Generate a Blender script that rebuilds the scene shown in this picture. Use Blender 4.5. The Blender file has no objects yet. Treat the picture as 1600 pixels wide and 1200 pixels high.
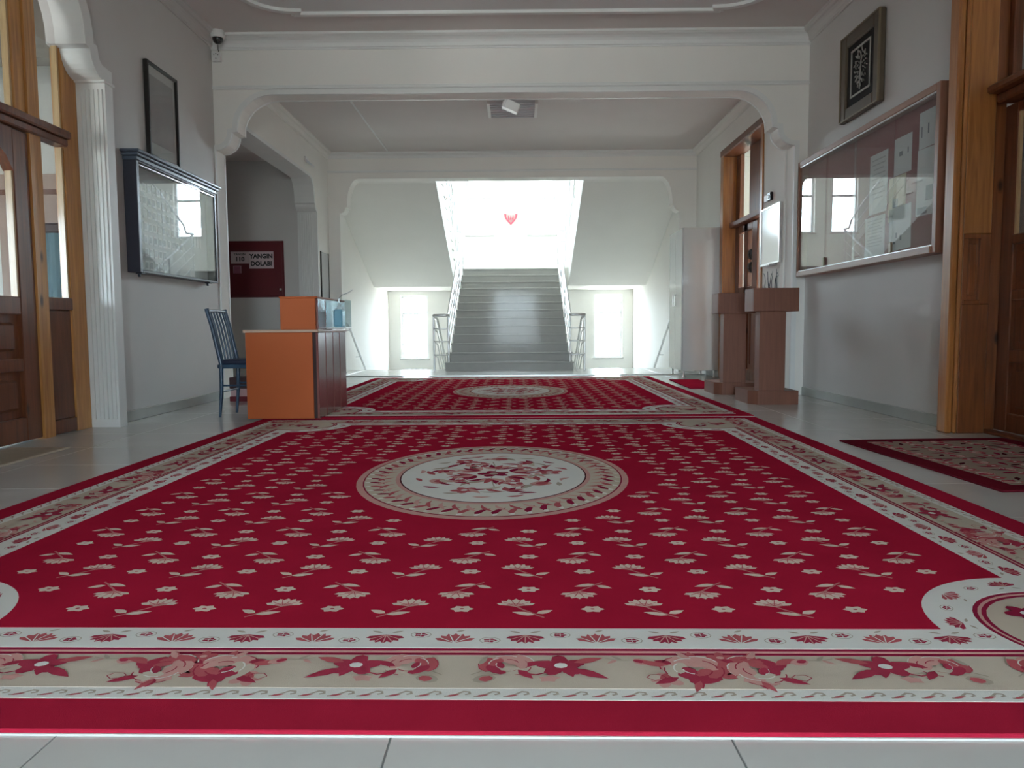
import bpy, bmesh, math, random
from mathutils import Vector, Matrix

random.seed(7)
PI = math.pi
SC = bpy.context.scene
COL = SC.collection

# ------------------------------------------------------------------ camera
cam_d = bpy.data.cameras.new('camera')
cam_d.sensor_fit = 'HORIZONTAL'
cam_d.sensor_width = 36.0
cam_d.lens = 1180.0 / 1600.0 * 36.0
cam_d.clip_start = 0.02
cam_d.clip_end = 200
cam = bpy.data.objects.new('camera', cam_d)
COL.objects.link(cam)
cam.matrix_world = (Matrix.Translation((0, 0, 0.72))
                    @ Matrix.Rotation(math.radians(0.39), 4, 'Z')
                    @ Matrix.Rotation(math.radians(90 - 4.31), 4, 'X')
                    @ Matrix.Rotation(math.radians(-0.4), 4, 'Z'))
SC.camera = cam

# ------------------------------------------------------------------ sky, exposure
W = bpy.data.worlds.new('overcast_sky')
SC.world = W
W.use_nodes = True
wn = W.node_tree
wn.nodes.clear()
w_out = wn.nodes.new('ShaderNodeOutputWorld')
w_bg = wn.nodes.new('ShaderNodeBackground')
w_tc = wn.nodes.new('ShaderNodeTexCoord')
w_sep = wn.nodes.new('ShaderNodeSeparateXYZ')
w_map = wn.nodes.new('ShaderNodeMapRange')
w_mix = wn.nodes.new('ShaderNodeMix')
w_mix.data_type = 'RGBA'
w_map.inputs['From Min'].default_value = -0.06
w_map.inputs['From Max'].default_value = 0.06
w_mix.inputs['A'].default_value = (0.42, 0.43, 0.42, 1)      # pale ground outside
w_mix.inputs['B'].default_value = (0.78, 0.93, 1.06, 1)       # bright overcast sky
wn.links.new(w_tc.outputs['Generated'], w_sep.inputs[0])
wn.links.new(w_sep.outputs['Z'], w_map.inputs['Value'])
wn.links.new(w_map.outputs[0], w_mix.inputs['Factor'])
wn.links.new(w_mix.outputs['Result'], w_bg.inputs['Color'])
w_bg.inputs['Strength'].default_value = 48.0
wn.links.new(w_bg.outputs[0], w_out.inputs['Surface'])

SC.view_settings.view_transform = 'Standard'
SC.view_settings.look = 'None'
SC.view_settings.gamma = 1.0
SC.view_settings.use_curve_mapping = False
SC.view_settings.exposure = 0.5
SC.cycles.diffuse_bounces = 6
SC.cycles.max_bounces = 10
SC.cycles.transparent_max_bounces = 16
SC.cycles.sample_clamp_indirect = 6.0


def portal(loc, face, w, h):
    """daylight guide in a window; face = direction into the room"""
    l = bpy.data.lights.new('window_daylight', 'AREA')
    l.shape = 'RECTANGLE'
    l.size = w
    l.size_y = h
    l.cycles.is_portal = True
    o = bpy.data.objects.new('window_daylight', l)
    COL.objects.link(o)
    o.location = loc
    o.rotation_euler = Vector(face).to_track_quat('-Z', 'Z').to_euler()


# ------------------------------------------------------------------ materials
MATS = {}


def mat(name, col, rough=0.6, metal=0.0, spec=0.5, noise=0.0, nscale=8.0, bump=0.0, bscale=60.0,
        coat=0.0, sheen=0.0, sheen_tint=None, emit=None, rand=0.0, stretch=None):
    m = bpy.data.materials.new(name)
    m.use_nodes = True
    nt = m.node_tree
    p = nt.nodes['Principled BSDF']
    p.inputs['Roughness'].default_value = rough
    p.inputs['Metallic'].default_value = metal
    p.inputs['Specular IOR Level'].default_value = spec
    p.inputs['Coat Weight'].default_value = coat
    p.inputs['Coat Roughness'].default_value = 0.06
    if sheen:
        p.inputs['Sheen Weight'].default_value = sheen
        p.inputs['Sheen Roughness'].default_value = 0.45
        if sheen_tint:
            p.inputs['Sheen Tint'].default_value = (*sheen_tint, 1)
    tc = nt.nodes.new('ShaderNodeTexCoord')
    src = tc.outputs['Object']
    if stretch:
        mp = nt.nodes.new('ShaderNodeMapping')
        mp.inputs['Scale'].default_value = stretch
        nt.links.new(src, mp.inputs['Vector'])
        src = mp.outputs['Vector']
    n = nt.nodes.new('ShaderNodeTexNoise')
    n.inputs['Scale'].default_value = nscale
    n.inputs['Detail'].default_value = 5
    nt.links.new(src, n.inputs['Vector'])
    mx = nt.nodes.new('ShaderNodeMix')
    mx.data_type = 'RGBA'
    mx.inputs['A'].default_value = (*[c * (1 - noise) for c in col], 1)
    mx.inputs['B'].default_value = (*[min(1, c * (1 + noise)) for c in col], 1)
    nt.links.new(n.outputs['Fac'], mx.inputs['Factor'])
    out = mx.outputs['Result']
    if rand:
        oi = nt.nodes.new('ShaderNodeObjectInfo')
        hs = nt.nodes.new('ShaderNodeHueSaturation')
        mr = nt.nodes.new('ShaderNodeMapRange')
        mr.inputs['To Min'].default_value = 1 - rand
        mr.inputs['To Max'].default_value = 1 + rand
        nt.links.new(oi.outputs['Random'], mr.inputs['Value'])
        nt.links.new(mr.outputs[0], hs.inputs['Value'])
        nt.links.new(out, hs.inputs['Color'])
        out = hs.outputs['Color']
    nt.links.new(out, p.inputs['Base Color'])
    if bump:
        bn = nt.nodes.new('ShaderNodeTexNoise')
        bn.inputs['Scale'].default_value = bscale
        bn.inputs['Detail'].default_value = 3
        nt.links.new(src, bn.inputs['Vector'])
        b = nt.nodes.new('ShaderNodeBump')
        b.inputs['Strength'].default_value = bump
        b.inputs['Distance'].default_value = 0.01
        nt.links.new(bn.outputs['Fac'], b.inputs['Height'])
        nt.links.new(b.outputs[0], p.inputs['Normal'])
    if emit:
        p.inputs['Emission Color'].default_value = (*emit[0], 1)
        p.inputs['Emission Strength'].default_value = emit[1]
    MATS[name] = m
    return m


def wood(name, light, dark, rough=0.35, coat=0.3, knots=True, axis='z', scale=1.0):
    m = bpy.data.materials.new(name)
    m.use_nodes = True
    nt = m.node_tree
    p = nt.nodes['Principled BSDF']
    p.inputs['Roughness'].default_value = rough
    p.inputs['Coat Weight'].default_value = coat
    p.inputs['Coat Roughness'].default_value = 0.12
    tc = nt.nodes.new('ShaderNodeTexCoord')
    mp = nt.nodes.new('ShaderNodeMapping')
    s = [9 * scale] * 3
    s['xyz'.index(axis)] = 0.55 * scale
    mp.inputs['Scale'].default_value = s
    nt.links.new(tc.outputs['Object'], mp.inputs['Vector'])
    n = nt.nodes.new('ShaderNodeTexNoise')
    n.inputs['Scale'].default_value = 3.0
    n.inputs['Detail'].default_value = 6
    n.inputs['Distortion'].default_value = 1.2
    nt.links.new(mp.outputs[0], n.inputs['Vector'])
    r = nt.nodes.new('ShaderNodeValToRGB')
    r.color_ramp.elements[0].position = 0.3
    r.color_ramp.elements[0].color = (*dark, 1)
    r.color_ramp.elements[1].position = 0.68
    r.color_ramp.elements[1].color = (*light, 1)
    nt.links.new(n.outputs['Fac'], r.inputs['Fac'])
    out = r.outputs['Color']
    if knots:
        mp2 = nt.nodes.new('ShaderNodeMapping')
        s2 = [5.0] * 3
        s2['xyz'.index(axis)] = 2.1
        mp2.inputs['Scale'].default_value = s2
        nt.links.new(tc.outputs['Object'], mp2.inputs['Vector'])
        v = nt.nodes.new('ShaderNodeTexVoronoi')
        v.inputs['Scale'].default_value = 1.0
        nt.links.new(mp2.outputs[0], v.inputs['Vector'])
        kr = nt.nodes.new('ShaderNodeValToRGB')
        kr.color_ramp.elements[0].position = 0.05
        kr.color_ramp.elements[0].color = (0, 0, 0, 1)
        kr.color_ramp.elements[1].position = 0.12
        kr.color_ramp.elements[1].color = (1, 1, 1, 1)
        nt.links.new(v.outputs['Distance'], kr.inputs['Fac'])
        mx = nt.nodes.new('ShaderNodeMix')
        mx.data_type = 'RGBA'
        mx.inputs['A'].default_value = (dark[0] * .25, dark[1] * .2, dark[2] * .2, 1)
        nt.links.new(kr.outputs['Color'], mx.inputs['Factor'])
        nt.links.new(out, mx.inputs['B'])
        out = mx.outputs['Result']
    nt.links.new(out, p.inputs['Base Color'])
    MATS[name] = m
    return m


def glass(name, tint=(0.95, 0.97, 0.97), f0=0.04, rough=0.0):
    """window sheet: clear transmission with Schlick mirror reflection, the same from both sides"""
    m = bpy.data.materials.new(name)
    m.use_nodes = True
    nt = m.node_tree
    nt.nodes.clear()
    o = nt.nodes.new('ShaderNodeOutputMaterial')
    t = nt.nodes.new('ShaderNodeBsdfTransparent')
    t.inputs['Color'].default_value = (*tint, 1)
    g = nt.nodes.new('ShaderNodeBsdfGlossy')
    g.inputs['Roughness'].default_value = rough
    geo = nt.nodes.new('ShaderNodeNewGeometry')
    dot = nt.nodes.new('ShaderNodeVectorMath')
    dot.operation = 'DOT_PRODUCT'
    nt.links.new(geo.outputs['Normal'], dot.inputs[0])
    nt.links.new(geo.outputs['Incoming'], dot.inputs[1])

    def math_node(op, a, b=None):
        n = nt.nodes.new('ShaderNodeMath')
        n.operation = op
        for k, v in enumerate((a, b)):
            if v is None: continue
            if isinstance(v, (int, float)): n.inputs[k].default_value = v
            else: nt.links.new(v, n.inputs[k])
        return n.outputs[0]
    c = math_node('ABSOLUTE', dot.outputs['Value'])
    p5 = math_node('POWER', math_node('SUBTRACT', 1.0, c), 5.0)
    f = math_node('ADD', math_node('MULTIPLY', p5, 1 - f0), f0)
    mx = nt.nodes.new('ShaderNodeMixShader')
    nt.links.new(f, mx.inputs['Fac'])
    nt.links.new(t.outputs[0], mx.inputs[1])
    nt.links.new(g.outputs[0], mx.inputs[2])
    nt.links.new(mx.outputs[0], o.inputs['Surface'])
    MATS[name] = m
    return m


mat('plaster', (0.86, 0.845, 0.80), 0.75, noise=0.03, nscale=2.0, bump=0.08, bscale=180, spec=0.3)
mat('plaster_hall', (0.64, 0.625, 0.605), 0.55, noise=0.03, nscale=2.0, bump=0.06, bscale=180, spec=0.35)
mat('ceiling_paint', (0.70, 0.66, 0.635), 0.7, noise=0.03, nscale=2.0, spec=0.25)
mat('ceiling_panel', (0.76, 0.77, 0.76), 0.7, noise=0.02, spec=0.25)
mat('stucco', (0.80, 0.81, 0.79), 0.5, noise=0.02, bump=0.03, bscale=90)
mat('tile', (0.56, 0.55, 0.52), 0.17, noise=0.06, nscale=3.0, rand=0.03, spec=0.4)
mat('grout', (0.22, 0.22, 0.21), 0.9)
mat('skirting', (0.42, 0.44, 0.41), 0.25, noise=0.1, nscale=6)
mat('marble', (0.60, 0.585, 0.55), 0.16, noise=0.10, nscale=5.0, coat=0.3)
mat('stair_marble', (0.44, 0.435, 0.41), 0.07, noise=0.10, nscale=5.0, spec=0.09, bump=0.10, bscale=14.0)
mat('steel', (0.72, 0.72, 0.72), 0.28, metal=1.0)
mat('white_metal', (0.83, 0.84, 0.84), 0.35)
mat('window_frame', (0.86, 0.87, 0.88), 0.4)
wood('pine', (0.46, 0.185, 0.048), (0.28, 0.098, 0.024))
wood('pine_dark', (0.20, 0.058, 0.018), (0.11, 0.03, 0.010), coat=0.1)
wood('pine_gold_lit', (0.62, 0.30, 0.085), (0.40, 0.16, 0.04))  # golden pine, lightened to put falling light into the left posts
wood('pine_shaded', (0.28, 0.09, 0.027), (0.17, 0.05, 0.015))  # pine copy with the shade on the right jamb put into its colour
wood('pine_light', (0.62, 0.44, 0.24), (0.48, 0.31, 0.15))
wood('beech', (0.21, 0.082, 0.05), (0.165, 0.062, 0.038), knots=False, rough=0.5, coat=0.0)
wood('board_frame', (0.33, 0.16, 0.10), (0.26, 0.12, 0.075), knots=False, rough=0.4, coat=0.2)
wood('board_frame_long', (0.36, 0.19, 0.125), (0.28, 0.14, 0.09), knots=False, rough=0.4, coat=0.2, axis='y')
mat('desk_orange', (0.37, 0.082, 0.020), 0.5, noise=0.08, nscale=2.0, spec=0.2)
wood('desk_brown', (0.20, 0.075, 0.065), (0.15, 0.05, 0.045), knots=False, rough=0.25, coat=0.5)
mat('groove', (0.03, 0.012, 0.010), 0.8)
mat('desk_edge', (0.45, 0.30, 0.22), 0.35)
glass('glass')
glass('case_glass', (0.95, 0.97, 0.97), f0=0.06)
glass('acrylic', (0.90, 0.95, 0.96))
m = mat('frosted', (0.55, 0.50, 0.46), 0.18, bump=0.9, bscale=110)
m.node_tree.nodes['Principled BSDF'].inputs['Transmission Weight'].default_value = 0.55
mat('navy_metal', (0.026, 0.06, 0.105), 0.32, coat=0.15)
mat('navy_seat', (0.012, 0.018, 0.045), 0.5)
mat('case_frame', (0.035, 0.038, 0.055), 0.35, coat=0.2)
mat('case_cornice', (0.085, 0.11, 0.15), 0.3, coat=0.2)
mat('case_back', (0.66, 0.70, 0.73), 0.8, noise=0.05)
mat('photo_white', (0.80, 0.82, 0.84), 0.5)
mat('photo_grey', (0.33, 0.36, 0.40), 0.5, noise=0.3, nscale=30)
mat('black_frame', (0.018, 0.016, 0.014), 0.35)
mat('mat_board', (0.62, 0.60, 0.57), 0.8)
mat('faded_print', (0.40, 0.35, 0.34), 0.7, noise=0.25, nscale=4.0)
mat('bronze_frame', (0.115, 0.085, 0.055), 0.45, noise=0.15, nscale=12, metal=0.2)
mat('bronze_edge', (0.22, 0.17, 0.11), 0.4, metal=0.3)
mat('black_velvet', (0.010, 0.008, 0.007), 0.9)
mat('silver', (0.42, 0.40, 0.37), 0.35, metal=0.9)
mat('felt_red', (0.28, 0.085, 0.095), 0.95, noise=0.12, nscale=40)
mat('paper', (0.74, 0.76, 0.76), 0.8)
mat('paper_cream', (0.66, 0.58, 0.42), 0.8)
mat('ink', (0.20, 0.23, 0.26), 0.8)
mat('ink_pale', (0.50, 0.52, 0.53), 0.8)
mat('ink_dark', (0.03, 0.03, 0.03), 0.8)
mat('fire_red', (0.12, 0.010, 0.015), 0.35)
mat('sign_pale', (0.62, 0.50, 0.52), 0.6)
mat('sign_black', (0.01, 0.01, 0.01), 0.6)
mat('sign_maroon', (0.30, 0.10, 0.16), 0.6)
mat('lacquer_white', (0.52, 0.53, 0.53), 0.10, coat=0.6)
mat('lacquer_door', (0.55, 0.57, 0.57), 0.03, coat=1.0, spec=0.9)
mat('whiteboard', (0.80, 0.80, 0.77), 0.12, coat=0.6)
mat('dark_plastic', (0.015, 0.015, 0.017), 0.25)
mat('white_plastic', (0.82, 0.82, 0.80), 0.4)
mat('lens_black', (0.005, 0.005, 0.006), 0.05, coat=1.0)
mat('blue_liquid', (0.32, 0.55, 0.66), 0.2, coat=0.4)
mat('rose_emblem', (0.80, 0.16, 0.22), 0.5)
mat('bench_dark', (0.05, 0.02, 0.022), 0.6)
mat('bench_pink', (0.55, 0.36, 0.36), 0.7)
mat('bench_red', (0.16, 0.015, 0.025), 0.7)
mat('teal_matte', (0.10, 0.18, 0.21), 0.8)
mat('pink_panel', (0.50, 0.36, 0.30), 0.7)
mat('valance', (0.23, 0.20, 0.17), 0.7)
mat('twig', (0.10, 0.10, 0.11), 0.6)
mat('lamp_louvre', (0.68, 0.69, 0.71), 0.35)
RUG = dict(bump=0.35, bscale=900, spec=0.0)
ST = (0.9, 0.55, 0.62)
mat('rug_red', (0.345, 0.012, 0.034), 0.95, noise=0.16, nscale=3.5, sheen=0.0, sheen_tint=ST, **RUG)
mat('rug_edge', (0.33, 0.014, 0.036), 0.95, noise=0.18, nscale=3.0, sheen=0.0, sheen_tint=ST, **RUG)
mat('rug_cream', (0.70, 0.68, 0.63), 0.95, noise=0.06, nscale=6, sheen=0.0, **RUG)
mat('rug_beige', (0.53, 0.45, 0.36), 0.95, noise=0.08, nscale=6, sheen=0.0, **RUG)
mat('rug_wine', (0.25, 0.016, 0.045), 0.95, noise=0.1, **RUG)
mat('rug_claret', (0.33, 0.035, 0.065), 0.95, noise=0.15, nscale=25, **RUG)
mat('rug_rose', (0.42, 0.095, 0.105), 0.95, noise=0.15, nscale=20, **RUG)
mat('rug_pink', (0.56, 0.30, 0.265), 0.95, noise=0.12, nscale=20, **RUG)
mat('rug_flower', (0.66, 0.53, 0.44), 0.95, noise=0.12, nscale=30, sheen=0.0, **RUG)
mat('rug_stem', (0.46, 0.16, 0.16), 0.95, **RUG)
mat('rug_olive', (0.40, 0.34, 0.27), 0.95, noise=0.1, **RUG)
mat('rug_dark', (0.07, 0.010, 0.016), 0.95, **RUG)
mat('mat_border', (0.14, 0.012, 0.022), 0.95, noise=0.1, **RUG)
mat('mat_ground', (0.33, 0.25, 0.20), 0.95, noise=0.15, nscale=12, **RUG)
mat('rug_binding', (0.50, 0.48, 0.46), 0.9)


# ------------------------------------------------------------------ mesh helpers
def root_offset(o):
    v = Vector((0, 0, 0))
    while o is not None:
        v += o.location
        o = o.parent
    return v


def link_mesh(name, me, parent=None):
    o = bpy.data.objects.new(name, me)
    COL.objects.link(o)
    if parent is not None:
        o.parent = parent
    return o


class MB:
    """collects shapes (world coordinates) into ONE mesh object"""

    def __init__(self):
        self.v, self.f, self.mi, self.sm = [], [], [], []
        self.cur = 0

    def add(self, verts, faces, smooth=False):
        n = len(self.v)
        self.v += [tuple(x) for x in verts]
        self.f += [tuple(i + n for i in fc) for fc in faces]
        self.mi += [self.cur] * len(faces)
        self.sm += [smooth] * len(faces)
        return self

    def box(self, x0, y0, z0, x1, y1, z1):
        if x0 > x1: x0, x1 = x1, x0
        if y0 > y1: y0, y1 = y1, y0
        if z0 > z1: z0, z1 = z1, z0
        return self.add([(x0, y0, z0), (x1, y0, z0), (x1, y1, z0), (x0, y1, z0),
                         (x0, y0, z1), (x1, y0, z1), (x1, y1, z1), (x0, y1, z1)],
                        [(0, 3, 2, 1), (4, 5, 6, 7), (0, 1, 5, 4), (1, 2, 6, 5), (2, 3, 7, 6), (3, 0, 4, 7)])

    def cbox(self, x0, y0, z0, x1, y1, z1, c=0.006):
        """box with chamfered edges"""
        if x0 > x1: x0, x1 = x1, x0
        if y0 > y1: y0, y1 = y1, y0
        if z0 > z1: z0, z1 = z1, z0
        c = min(c, (x1 - x0) * .45, (y1 - y0) * .45, (z1 - z0) * .45)
        bm = bmesh.new()
        bmesh.ops.create_cube(bm, size=1.0)
        for v in bm.verts:
            v.co = Vector(((x0 + x1) / 2 + v.co.x * (x1 - x0), (y0 + y1) / 2 + v.co.y * (y1 - y0),
                           (z0 + z1) / 2 + v.co.z * (z1 - z0)))
        bmesh.ops.bevel(bm, geom=list(bm.edges), offset=c, segments=1, affect='EDGES')
        bm.verts.index_update()
        self.add([v.co[:] for v in bm.verts], [[v.index for v in f.verts] for f in bm.faces])
        bm.free()
        return self

    def prism(self, poly, axis, lo, hi):
        """poly in the two other axes: 'x' -> (y,z), 'y' -> (x,z), 'z' -> (x,y)"""
        n = len(poly)

        def P(u, w, t):
            return {'x': (t, u, w), 'y': (u, t, w), 'z': (u, w, t)}[axis]
        vs = [P(u, w, lo) for u, w in poly] + [P(u, w, hi) for u, w in poly]
        fs = [tuple(range(n - 1, -1, -1)), tuple(range(n, 2 * n))]
        fs += [(i, (i + 1) % n, n + (i + 1) % n, n + i) for i in range(n)]
        return self.add(vs, fs)

    def strip(self, path, d, axis, lo, hi, closed=False):
        """band of width d to the left of a 2D path, extruded along axis"""
        off = offset_path(path, d, closed)
        n = len(path)
        if not closed:                      # keep the outer edge of an arch band from folding at the steps
            off = [list(p) for p in off]
            top = max(range(n), key=lambda i: path[i][1])
            for i in range(top - 1, -1, -1): off[i][1] = min(off[i][1], off[i + 1][1])
            for i in range(top + 2, n): off[i][1] = min(off[i][1], off[i - 1][1])

        def P(p, t):
            u, w = p
            return {'x': (t, u, w), 'y': (u, t, w), 'z': (u, w, t)}[axis]
        vs = []
        for a, b in zip(path, off):
            vs += [P(a, lo), P(b, lo), P(b, hi), P(a, hi)]
        fs = []
        m = n if closed else n - 1
        for i in range(m):
            j = (i + 1) % n
            for k in range(4):
                fs.append((4 * i + k, 4 * i + (k + 1) % 4, 4 * j + (k + 1) % 4, 4 * j + k))
        if not closed:
            fs += [(0, 3, 2, 1), (4 * n - 4, 4 * n - 3, 4 * n - 2, 4 * n - 1)]
        return self.add(vs, fs)

    def tube(self, pts, r, seg=8, caps=True):
        pts = [Vector(p) for p in pts]
        n = len(pts)
        rs = r if isinstance(r, (list, tuple)) else [r] * n
        vs, fs = [], []
        prev = None
        for i, p in enumerate(pts):
            t = (pts[min(i + 1, n - 1)] - pts[max(i - 1, 0)])
            if 0 < i < n - 1:
                t = (pts[i + 1] - p).normalized() + (p - pts[i - 1]).normalized()
            t.normalize()
            if prev is None:
                a = Vector((0, 0, 1)) if abs(t.z) < 0.9 else Vector((1, 0, 0))
                u = t.cross(a).normalized()
            else:
                u = (prev - t * prev.dot(t)).normalized()
            prev = u
            w = t.cross(u)
            k = 1.0
            if 0 < i < n - 1:
                c = (pts[i + 1] - p).normalized().dot((p - pts[i - 1]).normalized())
                k = 1 / math.sqrt(max(0.3, (1 + c) / 2))
            for s in range(seg):
                an = 2 * PI * s / seg
                vs.append(p + (u * math.cos(an) + w * math.sin(an)) * rs[i] * (k if k > 1 else 1))
        for i in range(n - 1):
            for s in range(seg):
                s2 = (s + 1) % seg
                fs.append((i * seg + s, i * seg + s2, (i + 1) * seg + s2, (i + 1) * seg + s))
        self.add(vs, fs, True)
        if caps:
            self.add(vs[:seg], [tuple(range(seg - 1, -1, -1))])
            self.add(vs[-seg:], [tuple(range(seg))])
        return self

    def lathe(self, prof, cx, cy, seg=20):
        """prof: [(r,z)] about the vertical axis through cx, cy"""
        vs, fs = [], []
        for r, z in prof:
            for s in range(seg):
                a = 2 * PI * s / seg
                vs.append((cx + r * math.cos(a), cy + r * math.sin(a), z))
        for i in range(len(prof) - 1):
            for s in range(seg):
                s2 = (s + 1) % seg
                fs.append((i * seg + s, i * seg + s2, (i + 1) * seg + s2, (i + 1) * seg + s))
        self.add(vs, fs, True)
        self.add(vs[:seg], [tuple(range(seg - 1, -1, -1))])
        self.add(vs[-seg:], [tuple(range(seg))])
        return self

    def build(self, name, material, parent=None, local=False):
        off = Vector((0, 0, 0)) if (local or parent is None) else root_offset(parent)
        me = bpy.data.meshes.new(name)
        me.from_pydata([tuple(Vector(v) - off) for v in self.v], [], self.f)
        mats = material if isinstance(material, (list, tuple)) else [material]
        for m_ in mats:
            me.materials.append(MATS[m_])
        me.polygons.foreach_set('material_index', self.mi)
        me.polygons.foreach_set('use_smooth', self.sm)
        me.update()
        bm = bmesh.new()
        bm.from_mesh(me)
        bmesh.ops.recalc_face_normals(bm, faces=bm.faces)
        bm.to_mesh(me)
        bm.free()
        return link_mesh(name, me, parent)


def offset_path(path, d, closed=False):
    n = len(path)
    out = []
    for i, (x, y) in enumerate(path):
        if closed:
            a, b = path[i - 1], path[(i + 1) % n]
        else:
            a, b = path[max(i - 1, 0)], path[min(i + 1, n - 1)]
        n1 = None
        res = []
        for p, q in ((a, (x, y)), ((x, y), b)):
            dx, dy = q[0] - p[0], q[1] - p[1]
            l = math.hypot(dx, dy)
            if l > 1e-9:
                res.append((-dy / l, dx / l))
        nx = sum(r[0] for r in res) / len(res)
        ny = sum(r[1] for r in res) / len(res)
        l2 = nx * nx + ny * ny
        k = 1 / max(l2, 0.35)
        out.append((x + nx * d * k, y + ny * d * k))
    return out


def tag(o, label, cat=None, group=None, kind=None):
    o['label'] = label
    if cat: o['category'] = cat
    if group: o['group'] = group
    if kind: o['kind'] = kind
    return o


def thing(name, label, cat, loc=(0, 0, 0), rotz=0.0, group=None, kind=None):
    o = bpy.data.objects.new(name, None)
    o.empty_display_size = 0.1
    COL.objects.link(o)
    o.location = loc
    o.rotation_euler = (0, 0, rotz)
    return tag(o, label, cat, group, kind)


def struct(name, mb, material, label, cat, parent=None):
    o = mb.build(name, material, parent)
    if parent is None:
        tag(o, label, cat, kind='structure')
    return o


def box(name, material, parent, *c, ch=0.0):
    b = MB()
    if ch:
        b.cbox(*c, c=ch)
    else:
        b.box(*c)
    return b.build(name, material, parent)


def copy_tree(o, parent=None):
    c = o.copy()
    COL.objects.link(c)
    c.parent = parent
    for ch in list(o.children):
        copy_tree(ch, c)
    return c


def arch_path(u0, u1, zs, zt, k=1.0, seg=8):
    """multifoil Ottoman arch: lobe, step and large rounded corner, from (u0,0) over the top to (u1,0)"""
    s = 1 if u1 > u0 else -1

    def half(u, s):
        pts = [(u, 0), (u, zs)]
        lx, lz = 0.17 * k, 0.17 * k
        for i in range(1, seg + 1):
            a = PI / 2 * i / seg
            pts.append((u + s * lx * math.sin(a), zs + lz * (1 - math.cos(a))))
        x1 = u + s * (lx + 0.055 * k)
        z1 = zs + lz + 0.012
        pts.append((x1, z1))
        rx, rz = 0.37 * k, zt - z1 - 0.03
        for i in range(seg + 1):
            a = PI / 2 * i / seg
            pts.append((x1 + s * rx * (1 - math.cos(a)), z1 + 0.03 + rz * math.sin(a)))
        return pts
    return half(u0, s) + half(u1, -s)[::-1]


# ------------------------------------------------------------------ dimensions
XL, XR = -3.05, 2.95         # front hall walls
CZ = 3.64                    # front ceiling
YB0, YB1 = 7.80, 8.02        # arch beam
XL2, XR2 = -2.92, 2.80       # rear hall walls
CZ2 = 3.42                   # rear ceiling
YL0, YL1 = 11.90, 12.15      # rear lintel
XS0, XS1 = -2.97, 2.69       # stairwell walls
YW = 17.60                   # stairwell window wall
YE = -4.50                   # entrance wall behind the camera

# ------------------------------------------------------------------ floor with tiles
b = MB()
b.box(-7.2, 0.38, -0.12, 7.2, 13.0, -0.004)
b.cur = 1
b.box(-7.2, YE - .3, -0.12, 7.2, 0.377, 0.0)
b.box(-7.2, 0.38, -0.004, -3.22, 13.0, 0.0)
b.box(3.363, 0.38, -0.004, 7.2, 13.0, 0.0)
floor = struct('floor', b, ['grout', 'tile'], 'polished stone tile floor of the entrance hall', 'floor')
tile_me = None
GAP = 0.0018
ix0, ix1 = -4, 6
xs = [-0.825 + 0.598 * i for i in range(ix0, ix1 + 2)]
ys = [0.38 + 0.601 * j for j in range(0, 22)]
for i in range(len(xs) - 1):
    for j in range(len(ys) - 1):
        x0, x1, y0, y1 = xs[i], xs[i + 1], ys[j], ys[j + 1]
        if tile_me is None:
            hx, hy = 0.598 / 2 - GAP, 0.601 / 2 - GAP
            tb = MB().cbox(-hx, -hy, -0.004, hx, hy, 0.0, c=0.0009)
            o = tb.build('floor_tile', 'tile', floor, local=True)
            tile_me = o.data
        else:
            o = link_mesh('floor_tile', tile_me, floor)
        o.location = ((x0 + x1) / 2, (y0 + y1) / 2, 0.0)
# threshold strip across the end of the hall
box('threshold_strip', 'steel', floor, XL2 + .02, 11.16, 0.0, XR2 - .02, 11.19, 0.012, ch=0.003)

# ------------------------------------------------------------------ front hall shell
b = MB().box(XL - .3, YE, CZ, XR + .3, YB1, CZ + .15)
ceil = struct('ceiling', b, 'ceiling_paint', 'greyish white front hall ceiling with a scalloped stucco frame', 'ceiling')


def scallop_frame(x0, x1, y0, y1, r, st=0.07):
    pts = []

    def corner(cx, cy, sx, sy):
        """from the horizontal edge round to the vertical edge, corner at cx,cy"""
        res = [(cx - sx * (r + .02), cy), (cx - sx * (r + .05), cy - sy * st)]
        for i in range(0, 9):
            a = PI / 2 * i / 8
            res.append((cx - sx * r + sx * (r - st) * math.sin(a), cy - sy * r + sy * (r - st) * math.cos(a)))
        res.append((cx - sx * st * .2, cy - sy * (r + .02)))
        return res
    pts += corner(x1, y1, 1, 1)
    pts += corner(x1, y0, 1, -1)[::-1]
    pts += corner(x0, y0, -1, -1)
    pts += corner(x0, y1, -1, 1)[::-1]
    return pts


fr = scallop_frame(-2.45, 2.3, 0.5, 7.19, 0.45)
b = MB().strip(fr, 0.055, 'z', CZ - 0.035, CZ + .01, closed=True)
b.strip(offset_path(fr, 0.055, True), 0.025, 'z', CZ - 0.018, CZ + .01, closed=True)
b.build('frame_moulding', 'stucco', ceil)
MB().prism(offset_path(fr, .07, True), 'z', CZ - .006, CZ + .01).build('centre_panel', 'ceiling_panel', ceil)

# left wall with arched doorway (Y 2.60 - 5.55)
LD0, LD1 = 2.60, 5.55
ap = arch_path(LD0, LD1, 2.50, 3.12)
poly = [(YE, 0)] + ap + [(YB0, 0), (YB0, CZ), (YE, CZ)]
b = MB().prism(poly, 'x', XL - .17, XL)
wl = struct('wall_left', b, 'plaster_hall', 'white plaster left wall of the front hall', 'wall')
# casing of the arched doorway with fluted jamb
b = MB().strip(offset_path(ap, -.004), 0.104, 'x', -3.155, -2.945)
cas = b.build('arch_casing', 'stucco', wl)
b = MB()
for k in range(6):
    x = -3.125 + k * 0.031
    b.prism([(x - .009, 5.551), (x - .006, 5.534), (x + .006, 5.534), (x + .009, 5.551)], 'z', 0.06, 2.44)
b.build('fluting', 'stucco', wl)
b = MB().cbox(-3.155, 5.52, 2.485, -2.93, 5.66, 2.505, c=.004)
b.build('capital_ledge', 'stucco', wl)

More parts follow.
